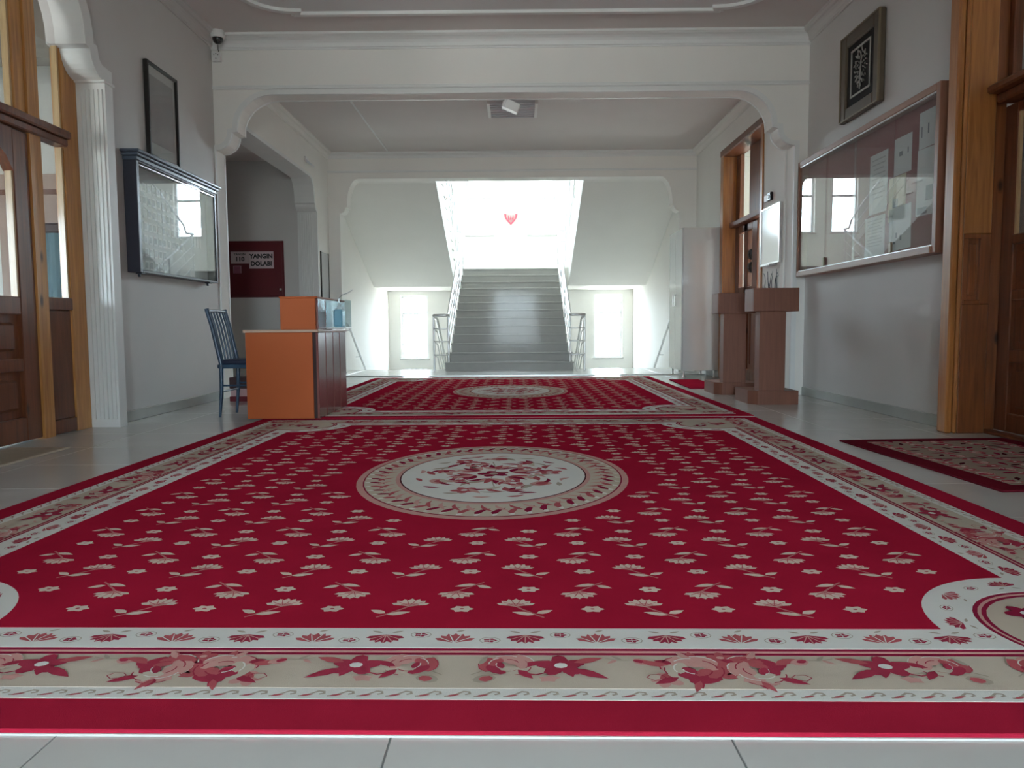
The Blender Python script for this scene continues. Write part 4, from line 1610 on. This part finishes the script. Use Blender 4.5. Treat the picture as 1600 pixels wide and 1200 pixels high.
# ------------------------------------------------------------------ blue chair
t = thing('slat_back_chair', 'navy blue metal slat back chair tucked behind the reception desk', 'chair', (-2.235, 6.30, 0), math.radians(-2))
lx, ly = .19, .17
for sy in (-1, 1):
    MB().tube([(-lx - .005, sy * ly, 0), (-lx + .015, sy * ly, .22), (-lx + .02, sy * ly, .43), (-lx - .005, sy * ly, .55), (-lx - .045, sy * ly, .74), (-lx - .085, sy * ly, .885)],
              [.011, .016, .018, .018, .018, .019], 8).build('back_post', 'navy_metal', t, local=True)
    MB().tube([(lx + .005, sy * ly, 0), (lx - .01, sy * (ly - .005), .43)], [.011, .016], 8).build('leg', 'navy_metal', t, local=True)
    MB().tube([(-lx + .015, sy * ly, .26), (lx - .005, sy * (ly - .003), .26)], .008, 6).build('stretcher', 'navy_metal', t, local=True)
MB().tube([(-lx + .015, -ly, .21), (-lx + .015, ly, .21)], .008, 6).build('stretcher', 'navy_metal', t, local=True)
b = MB()
b.cbox(-lx - .01, -ly - .012, .40, lx + .012, ly + .012, .432, c=.006)
b.build('seat_frame', 'navy_metal', t, local=True)
b = MB().cbox(-lx + .02, -ly - .008, .432, lx + .016, ly + .008, .472, c=.012)
b.build('seat', 'navy_seat', t, local=True)
MB().tube([(-lx - .079, -ly, .865), (-lx - .083, 0, .87), (-lx - .079, ly, .865)], .014, 8).build('top_rail', 'navy_metal', t, local=True)
for k in range(5):
    y = -ly + .0567 * (k + 1)
    MB().tube([(-lx + .01, y, .45), (-lx - .005, y, .55), (-lx - .043, y, .74), (-lx - .079, y, .865)], .0085, 6).build('back_slat', 'navy_metal', t, local=True)

# low box behind the chair
t = thing('low_box', 'low dark red and pink box on the floor behind the navy chair', 'box', (-2.7, 7.55, 0))
box('base', 'bench_red', t, -2.86, 7.46, 0, -2.45, 7.74, .05, ch=.004)
box('body', 'bench_pink', t, -2.85, 7.47, .05, -2.46, 7.73, .13, ch=.004)
box('lid', 'bench_dark', t, -2.86, 7.46, .13, -2.45, 7.74, .24, ch=.006)


# ------------------------------------------------------------------ lettering
def text_mesh(name, s, size, material, parent, loc, rot, bold=.0):
    cu = bpy.data.curves.new(name, 'FONT')
    cu.body = s
    cu.size = size
    cu.align_x = 'CENTER'
    cu.align_y = 'CENTER'
    cu.extrude = .0006
    cu.offset = bold
    cu.resolution_u = 3
    tmp = bpy.data.objects.new(name, cu)
    COL.objects.link(tmp)
    dg = bpy.context.evaluated_depsgraph_get()
    me = bpy.data.meshes.new_from_object(tmp.evaluated_get(dg))
    me.name = name
    bpy.data.objects.remove(tmp)
    bpy.data.curves.remove(cu)
    me.materials.clear()
    me.materials.append(MATS[material])
    o = link_mesh(name, me, parent)
    o.location = Vector(loc) - root_offset(parent)
    o.rotation_euler = rot
    return o


# fire hose cabinet
fy = CY1 - .002
t = thing('fire_hose_cabinet', 'dark red fire hose cabinet with pale lettered signs on the corridor wall', 'cabinet', (-3.83, fy, 1.2))
box('body', 'fire_red', t, -4.28, fy - .02, 1.18, -3.40, fy, 2.0, ch=.004)
dr = box('door', 'fire_red', t, -4.25, fy - .032, 1.21, -3.43, fy - .018, 1.97, ch=.005)
s1 = box('sign', 'sign_pale', t, -3.905, fy - .037, 1.60, -3.545, fy - .032, 1.845, ch=.001)
s2 = box('sign', 'sign_pale', t, -4.17, fy - .037, 1.675, -3.907, fy - .032, 1.845, ch=.001)
s3 = box('sticker', 'sign_maroon', t, -4.14, fy - .036, 1.53, -4.02, fy - .032, 1.645, ch=.001)
RT = (PI / 2, 0, 0)
text_mesh('lettering', 'YANGIN', .088, 'sign_black', s1, (-3.725, fy - .0385, 1.775), RT, .0035)
text_mesh('lettering', 'DOLABI', .088, 'sign_black', s1, (-3.725, fy - .0385, 1.668), RT, .0035)
text_mesh('lettering', 'YANGIN', .045, 'sign_black', s2, (-4.038, fy - .0385, 1.805), RT, .001)
text_mesh('lettering', '110', .09, 'sign_black', s2, (-4.038, fy - .0385, 1.735), RT, .003)
MB().box(-4.135, fy - .038, 1.535, -4.13, fy - .036, 1.64).box(-4.03, fy - .038, 1.535, -4.025, fy - .036, 1.64).box(-4.135, fy - .038, 1.635, -4.025, fy - .036, 1.64).build('outline', 'sign_pale', s3)
MB().cbox(-3.47, fy - .045, 1.28, -3.44, fy - .03, 1.31, c=.004).build('latch', 'steel', t)

# ------------------------------------------------------------------ left glass display case
cy0, cy1, cz0, cz1 = 5.95, 7.50, 1.17, 2.055
cxw, cxf = XL + .001, -2.945
t = thing('glass_display_case', 'dark blue framed glass display case with rows of small photographs on left wall', 'display case', (XL, 6.72, 1.15))
box('backing', 'case_back', t, cxw, cy0 + .02, cz0 + .02, cxw + .012, cy1 - .02, cz1 - .02)
for nm, c in (('frame_side', (cxw, cy0, cz0, cxf, cy0 + .045, cz1)), ('frame_side', (cxw, cy1 - .03, cz0, cxf, cy1, cz1)),
              ('frame_bottom', (cxw, cy0 + .045, cz0, cxf, cy1 - .03, cz0 + .022)), ('frame_top', (cxw, cy0 + .045, cz1 - .03, cxf, cy1 - .03, cz1))):
    box(nm, 'case_frame', t, *c, ch=.004)
b = MB()
for (dx, dz0, dz1) in ((.010, -.02, .012), (.028, .012, .034), (.046, .034, .058)):
    b.cbox(cxw, cy0 - dx, cz1 + dz0, cxf + dx, cy1 + dx, cz1 + dz1, c=.006)
b.build('cornice', 'case_cornice', t)
box('glass_front', 'case_glass', t, cxf - .012, cy0 + .045, cz0 + .022, cxf - .007, cy1 - .03, cz1 - .03)
MB().cbox(cxf - .02, cy0 + .045, cz1 - .052, cxf + .002, cy1 - .03, cz1 - .044, c=.002).build('glass_rail', 'steel', t)
rnd = random.Random(3)
for r in range(7):
    z = cz1 - .14 - r * .105
    for c in range(11 if r < 5 else 7):
        y = cy0 + .10 + c * .082 + rnd.uniform(-.004, .004)
        p = box('photo_card', 'photo_white', t, cxw + .012, y, z - .075, cxw + .015, y + .058, z, ch=0)
        box('portrait', 'photo_grey', p, cxw + .015, y + .008, z - .06, cxw + .0158, y + .05, z - .012)
for r in range(3):
    for c in range(4):
        y = cy0 + 1.16 + c * .06
        p = box('photo_card', 'photo_white', t, cxw + .012, y, cz1 - .30 - .13 * r, cxw + .015, y + .04, cz1 - .20 - .13 * r)
for y in (cy0 + .03, cy1 - .2):
    MB().cbox(cxf - .04, y, cz0 - .035, cxf - .02, y + .02, cz0 + .0, c=.003).cbox(cxf - .05, y - .012, cz0 - .012, cxf, y + .05, cz0, c=.003).build('lock_bracket', 'case_frame', t)

# framed print above it
t = thing('framed_print', 'tall thin black framed faded print above the display case', 'picture', (XL, 6.62, 2.15))
py0, py1, pz0, pz1 = 6.34, 6.90, 2.15, 2.935
box('mat_board', 'mat_board', t, XL + .001, py0 + .01, pz0 + .01, XL + .018, py1 - .01, pz1 - .01)
box('print', 'faded_print', t, XL + .018, py0 + .07, pz0 + .13, XL + .0195, py1 - .07, pz1 - .10)
for c in ((py0, pz0, py0 + .028, pz1), (py1 - .028, pz0, py1, pz1), (py0 + .028, pz0, py1 - .028, pz0 + .028), (py0 + .028, pz1 - .028, py1 - .028, pz1)):
    box('frame_bar', 'black_frame', t, XL + .001, c[0], c[1], XL + .04, c[2], c[3], ch=.006)
box('glass_front', 'glass', t, XL + .026, py0 + .028, pz0 + .028, XL + .029, py1 - .028, pz1 - .028)

# ------------------------------------------------------------------ right notice board
by0, by1, bz0, bz1 = 5.20, 7.76, 1.205, 2.345
bx0, bx1 = 2.842, XR - .001
t = thing('notice_board', 'wooden framed notice board with four sliding glass panes on right wall', 'notice board', (XR, 6.48, 1.2))
box('felt_backing', 'felt_red', t, bx1 - .016, by0 + .03, bz0 + .03, bx1, by1 - .03, bz1 - .03)
box('frame_side', 'board_frame', t, bx0, by0, bz0, bx1, by0 + .05, bz1, ch=.004)
box('frame_side', 'board_frame', t, bx0, by1 - .04, bz0, bx1, by1, bz1, ch=.004)
box('frame_top', 'board_frame_long', t, bx0, by0 + .05, bz1 - .05, bx1, by1 - .04, bz1, ch=.004)
box('frame_bottom', 'board_frame_long', t, bx0 - .012, by0 + .05, bz0, bx1, by1 - .04, bz0 + .05, ch=.004)
MB().cbox(bx0 + .006, by0 + .05, bz1 - .062, bx0 + .02, by1 - .04, bz1 - .05, c=.002).cbox(bx0 + .006, by0 + .05, bz0 + .05, bx0 + .02, by1 - .04, bz0 + .06, c=.002).build('sliding_track', 'steel', t)
edges = [by0 + .05, 5.84, 6.50, 7.10, by1 - .04]
for k in range(4):
    dx = .004 if k % 2 else .012
    p = box('glass_pane', 'case_glass', t, bx0 + .008 + dx, edges[k] - .01 * (k > 0), bz0 + .06, bx0 + .013 + dx, edges[k + 1] + .01 * (k < 3), bz1 - .062)
for y in (5.84, 7.10):
    MB().cbox(bx0 + .003, y - .018, bz0 + .058, bx0 + .02, y + .018, bz0 + .14, c=.003).build('pane_lock', 'bronze_edge', t)
px = bx1 - .0165


def sheet(label, y0, y1, z0, z1, material='paper', marks=(), tilt=0.0):
    s = thing('paper_sheet', label, 'paper', (px, (y0 + y1) / 2, (z0 + z1) / 2), group='papers on the notice board')
    s.rotation_euler = (tilt, 0, 0)
    hy, hz = (y1 - y0) / 2, (z1 - z0) / 2
    MB().box(-.0018, -hy, -hz, 0, hy, hz).build('sheet', material, s, local=True)
    if marks:
        b = MB()
        for (u, w, a, c) in marks:
            b.box(-.0024, u * hy - a * hy, w * hz - c * hz, -.0018, u * hy + a * hy, w * hz + c * hz)
        b.build('print', 'ink' if len(marks) < 6 else 'ink_pale', s, local=True)
    return s


lines = [(.0, .8 - .16 * i, .75 - .2 * (i % 3 == 2), .022) for i in range(9)]
sheet('white sheet with two dark marks pinned at the top nearest the door', 5.33, 5.62, 1.98, 2.24, marks=[(.15, .0, .06, .28), (.75, -.1, .05, .3)])
sheet('long white sheet under the marked one nearest the door', 5.345, 5.635, 1.50, 1.975, marks=[(-.2, -.35, .3, .22), (.4, -.85, .45, .10)], tilt=.02)
sheet('small white sheet with printed heading beside the long sheet', 5.72, 5.98, 1.86, 2.14, marks=[(.2, .1, .2, .12), (-.6, .15, .06, .15)])
sheet('cream sheet with a tan picture below the printed heading', 5.79, 6.05, 1.52, 1.855, 'paper_cream', marks=[(.2, -.2, .3, .2)])
sheet('white sheet with small blue grey drawings low on the board', 5.70, 6.03, 1.29, 1.62, marks=[(.3, -.3, .08, .12), (-.1, -.45, .08, .12), (.5, -.62, .08, .06)], tilt=-.03)
sheet('pale sheet filled with text near the middle of the board', 6.08, 6.38, 1.62, 2.1, marks=lines)
sheet('tall pale sheet filled with text at the middle lower edge', 6.10, 6.44, 1.28, 1.60, marks=lines)

# framed silver relief
t = thing('framed_relief', 'bronze framed silver flower relief on black ground above the notice board', 'picture', (XR, 6.56, 2.5))
ry0, ry1, rz0, rz1 = 6.20, 6.93, 2.50, 3.235
rx0, rx1 = XR - .055, XR - .001
for c in ((ry0, rz0, ry0 + .11, rz1), (ry1 - .11, rz0, ry1, rz1), (ry0 + .11, rz0, ry1 - .11, rz0 + .11), (ry0 + .11, rz1 - .11, ry1 - .11, rz1)):
    box('frame_bar', 'bronze_frame', t, rx0, c[0], c[1], rx1, c[2], c[3], ch=.012)
MB().strip([(ry0 + .016, rz0 + .016), (ry0 + .016, rz1 - .016), (ry1 - .016, rz1 - .016), (ry1 - .016, rz0 + .016)], .012, 'x', rx0 - .008, rx0 + .01, closed=True).build('frame_bead', 'bronze_edge', t)
box('velvet_ground', 'black_velvet', t, rx0 + .02, ry0 + .10, rz0 + .10, rx1, ry1 - .10, rz1 - .10)
MB().strip([(ry0 + .20, rz0 + .19), (ry0 + .20, rz1 - .18), (ry1 - .20, rz1 - .18), (ry1 - .20, rz0 + .19)], .018, 'x', rx0 + .012, rx0 + .021, closed=True).build('silver_border', 'silver', t)
b = MB()
rnd = random.Random(9)
yc, zc = (ry0 + ry1) / 2, (rz0 + rz1) / 2
b.tube([(rx0 + .016, yc + .01, rz0 + .21), (rx0 + .016, yc, zc), (rx0 + .016, yc - .01, zc + .08)], .006, 6)
for i in range(46):
    a = i * 2.4
    r = .018 + .118 * math.sqrt(i / 46)
    y, z = yc + r * .92 * math.cos(a), zc + .02 + r * 1.15 * math.sin(a)
    pts = []
    aa = a + rnd.uniform(-.9, .9)
    L = rnd.uniform(.012, .026)
    for k in range(8):
        th = 2 * PI * k / 8
        u, v = L * math.cos(th), L * .38 * math.sin(th)
        pts.append((y + u * math.cos(aa) - v * math.sin(aa), z + u * math.sin(aa) + v * math.cos(aa)))
    b.prism(pts, 'x', rx0 + rnd.uniform(.011, .015), rx0 + .021)
b.build('flower_relief', 'silver', t)

# ------------------------------------------------------------------ lecterns
def lectern(label, y, x=2.33):
    t = thing('lectern', label, 'lectern', (x, y + .25, 0), group='wooden lecterns along the right side')
    x0 = x - .21
    b = MB().prism([(x0 + .06, y), (x0 + .43, y), (x0 + .43, y + .50), (x0, y + .50), (x0, y + .10)], 'z', 0, .125)
    b.build('base', 'beech', t)
    box('post', 'beech', t, x - .14, y + .002, .125, x + .095, y + .14, .845, ch=.004)
    b = MB()
    b.cbox(x - .20, y, .845, x + .21, y + .02, 1.055, c=.004)
    b.cbox(x - .20, y + .02, .845, x - .18, y + .27, 1.055, c=.004)
    b.cbox(x + .19, y + .02, .845, x + .21, y + .27, 1.055, c=.004)
    b.cbox(x - .18, y + .25, .845, x + .19, y + .27, 1.055, c=.004)
    b.build('top_tray', 'beech', t)
    b = MB().prism([(x - .18, .87), (x + .19, .95), (x + .19, .97), (x - .18, .89)], 'y', y + .02, y + .25)
    b.build('reading_board', 'beech', t)
    return t


lectern('brown veneer lectern nearest the camera beside the right wall', 6.85, 2.335)
lectern('brown veneer lectern partly hidden behind the nearer one', 7.86, 2.285)

# ------------------------------------------------------------------ tall cabinet
kx0, kx1, ky0, ky1, kz0, kz1 = 2.27, 2.785, 10.46, 11.30, .10, 2.06
t = thing('tall_cabinet', 'tall glossy white cabinet on steel feet against the right wall', 'cabinet', (2.53, 10.86, 0))
b = MB().cbox(kx0 + .02, ky0, kz0, kx1, ky0 + .02, kz1, c=.002).cbox(kx0 + .02, ky1 - .02, kz0, kx1, ky1, kz1, c=.002)
b.cbox(kx1 - .012, ky0 + .02, kz0, kx1, ky1 - .02, kz1, c=.002).cbox(kx0 + .02, ky0 + .02, kz1 - .02, kx1 - .012, ky1 - .02, kz1, c=.002).cbox(kx0 + .02, ky0 + .02, kz0, kx1 - .012, ky1 - .02, kz0 + .02, c=.002)
b.build('body', 'lacquer_white', t)
ym = (ky0 + ky1) / 2
for a, c in ((ky0 + .003, ym - .002), (ym + .002, ky1 - .003)):
    d = box('door', 'lacquer_door', t, kx0, a, kz0 + .004, kx0 + .018, c, kz1 - .004, ch=.002)
    hy = c - .04 if c < ym else a + .04
    MB().tube([(kx0, hy, 1.0), (kx0 - .025, hy, 1.0), (kx0 - .025, hy, 1.16), (kx0, hy, 1.16)], .005, 6).build('handle', 'steel', d)
for x in (kx0 + .05, kx1 - .05):
    for y in (ky0 + .05, ky1 - .05):
        MB().lathe([(.022, 0), (.022, .01), (.014, .015), (.014, kz0)], x, y, 10).build('foot', 'steel', t)

# ------------------------------------------------------------------ whiteboard, wall device, twig decoration on the right rear wall
wx = XR2 - .024
t = thing('whiteboard', 'small aluminium framed whiteboard beside the rear wooden door', 'whiteboard', (XR2, 8.36, 1.4))
box('board', 'whiteboard', t, wx, 8.07, 1.40, XR2 - .001, 8.665, 2.0)
for c in ((8.06, 1.385, 8.08, 2.015), (8.655, 1.385, 8.675, 2.015), (8.08, 1.385, 8.655, 1.405), (8.08, 1.995, 8.655, 2.015)):
    box('frame_bar', 'steel', t, wx - .008, c[0], c[1], XR2 - .002, c[2], c[3], ch=.003)
MB().cbox(wx - .06, 8.2, 1.365, XR2 - .002, 8.5, 1.383, c=.003).build('pen_tray', 'steel', t)
t = thing('wall_keypad', 'small dark wall device with a white button above the whiteboard', 'wall device', (XR2, 8.45, 2.1))
box('body', 'dark_plastic', t, XR2 - .035, 8.36, 2.08, XR2 - .001, 8.46, 2.17, ch=.006)
box('cover', 'white_plastic', t, XR2 - .032, 8.465, 2.08, XR2 - .001, 8.58, 2.16, ch=.006)
MB().cbox(XR2 - .042, 8.385, 2.10, XR2 - .033, 8.425, 2.14, c=.004).build('button', 'white_plastic', t)
t = thing('twig_decoration', 'grey wiry twig decoration on the wall below the whiteboard', 'decoration', (XR2, 8.3, 1.1))
rnd = random.Random(21)
MB().cbox(XR2 - .014, 8.12, 1.02, XR2 - .001, 8.62, 1.05, c=.003).build('ledge', 'lamp_louvre', t)
for k in range(9):
    y, z = 8.16 + .05 * k, 1.05
    pts = [(XR2 - .010, y, z)]
    d = rnd.uniform(-.3, .3)
    for s in range(5):
        d += rnd.uniform(-.7, .7)
        y += .045 * math.sin(d)
        z += .045 * abs(math.cos(d)) + .01
        pts.append((XR2 - .010, min(max(y, 8.08), 8.62), z))
    MB().tube(pts, [.006, .005, .005, .004, .003, .003], 5).build('twig', 'twig', t)

# panel on the left rear wall and small signal lamp
t = thing('wall_mirror', 'narrow black edged mirror on the left wall beside the stair lintel', 'mirror', (XL2, 11.5, 1.15))
box('mirror_face', 'lacquer_door', t, XL2 + .001, 11.34, 1.0, XL2 + .014, 11.76, 1.86)
MB().cbox(XL2 + .001, 11.325, .99, XL2 + .022, 11.34, 1.87, c=.003).cbox(XL2 + .001, 11.76, .99, XL2 + .022, 11.775, 1.87, c=.003).build('frame_edge', 'black_frame', t)
t = thing('wall_lamp', 'tiny white lamp bracket on the left wall above the corridor arch', 'lamp', (XL2, 10.7, 3.0))
box('plate', 'white_plastic', t, XL2 + .001, 10.62, 3.03, XL2 + .02, 10.78, 3.10, ch=.004)
b = MB()
b.prism([(XL2 + .02, 3.02), (XL2 + .09, 2.97), (XL2 + .10, 2.99), (XL2 + .02, 3.06)], 'y', 10.63, 10.77)
b.build('shade', 'lamp_louvre', t)

# ------------------------------------------------------------------ ceiling fittings
t = thing('ceiling_light', 'square white fluorescent ceiling light in the rear hall', 'ceiling light', (-.03, 9.32, CZ2))
lx0, lx1, ly0, ly1, lz = -.335, .265, 9.02, 9.62, 3.315
for xa in (lx0, lx1 - .035):
    box('side_rim', 'white_plastic', t, xa, ly0, lz, xa + .035, ly1, CZ2, ch=.003)
for ya in (ly0, ly1 - .02):
    box('end_rim', 'lamp_louvre', t, lx0 + .035, ya, lz, lx1 - .035, ya + .02, CZ2, ch=.003)
box('reflector', 'lamp_louvre', t, lx0 + .035, ly0 + .02, lz + .016, lx1 - .035, ly1 - .02, CZ2)
for k in range(5):
    y = ly0 + .10 + .1 * k
    box('louvre', 'lamp_louvre', t, lx0 + .035, y - .003, lz + .004, lx1 - .035, y + .003, lz + .016)

t = thing('motion_sensor', 'white tilted box sensor hanging under the middle of the arch', 'sensor', (-.04, 8.06, 3.05))
MB().tube([(-.10, 8.06, 3.06), (-.10, 8.06, 3.20), (-.10, 8.022, 3.20)], .010, 8).cbox(-.125, 8.02, 3.16, -.075, 8.04, 3.24, c=.004).build('bracket', 'white_metal', t)
b = MB()
ca, sa = math.cos(-.42), math.sin(-.42)


def tilt(u, w):
    return (-.045 + u * ca - w * sa, 3.015 + u * sa + w * ca)


b.prism([tilt(-.085, -.045), tilt(.085, -.045), tilt(.085, .045), tilt(-.085, .045)], 'y', 8.02, 8.12)
b.build('housing', 'white_plastic', t)
b = MB()
for k in range(2):
    u = -.079 + k * .016
    b.prism([tilt(u, -.048), tilt(u + .007, -.048), tilt(u + .007, .048), tilt(u, .048)], 'y', 8.015, 8.122)
b.build('rib', 'lamp_louvre', t)

t = thing('dome_camera', 'white dome security camera with black lens in the corner under the ceiling', 'security camera', (-2.915, 7.63, 3.52))
b = MB().lathe([(.060, 3.638), (.066, 3.60), (.066, 3.575), (.058, 3.565)], -2.915, 7.625, 20)
b.build('housing', 'white_plastic', t)
prof = [(.052, 3.566)] + [(.052 * math.cos(a), 3.562 - .055 * math.sin(a)) for a in (.2, .5, .8, 1.1, 1.35, 1.55)]
MB().lathe(prof, -2.915, 7.625, 20).build('lens_dome', 'lens_black', t)
t = thing('junction_box', 'small white junction box on the beam below the dome camera', 'junction box', (-2.98, 7.78, 3.4))
box('box_body', 'white_plastic', t, -3.035, 7.755, 3.395, -2.945, 7.799, 3.485, ch=.004)
b = MB()
for dx, dz in ((-.02, .02), (.0, .025), (.02, .015), (.0, -.02)):
    b.lathe([(.004, 0), (.004, .002)], 0, 0, 8) if False else b.cbox(-2.99 + dx - .005, 7.751, 3.44 + dz - .003, -2.99 + dx + .005, 7.756, 3.44 + dz + .003, c=.001)
b.build('screws', 'dark_plastic', t)
MB().tube([(-2.965, 7.77, 3.484), (-2.96, 7.74, 3.505), (-2.945, 7.705, 3.53)], .004, 6).build('cable', 'dark_plastic', t)

t = thing('thin_mat', 'thin greyish beige mat before the left glazed door', 'mat', (-2.9, 3.9, 0))
box('pile', 'rug_olive', t, -3.10, 2.9, 0, -2.74, 4.56, .006, ch=.002)
MB().cbox(-2.752, 2.9, 0, -2.735, 4.562, .009, c=.002).build('edge_strip', 'rug_beige', t)
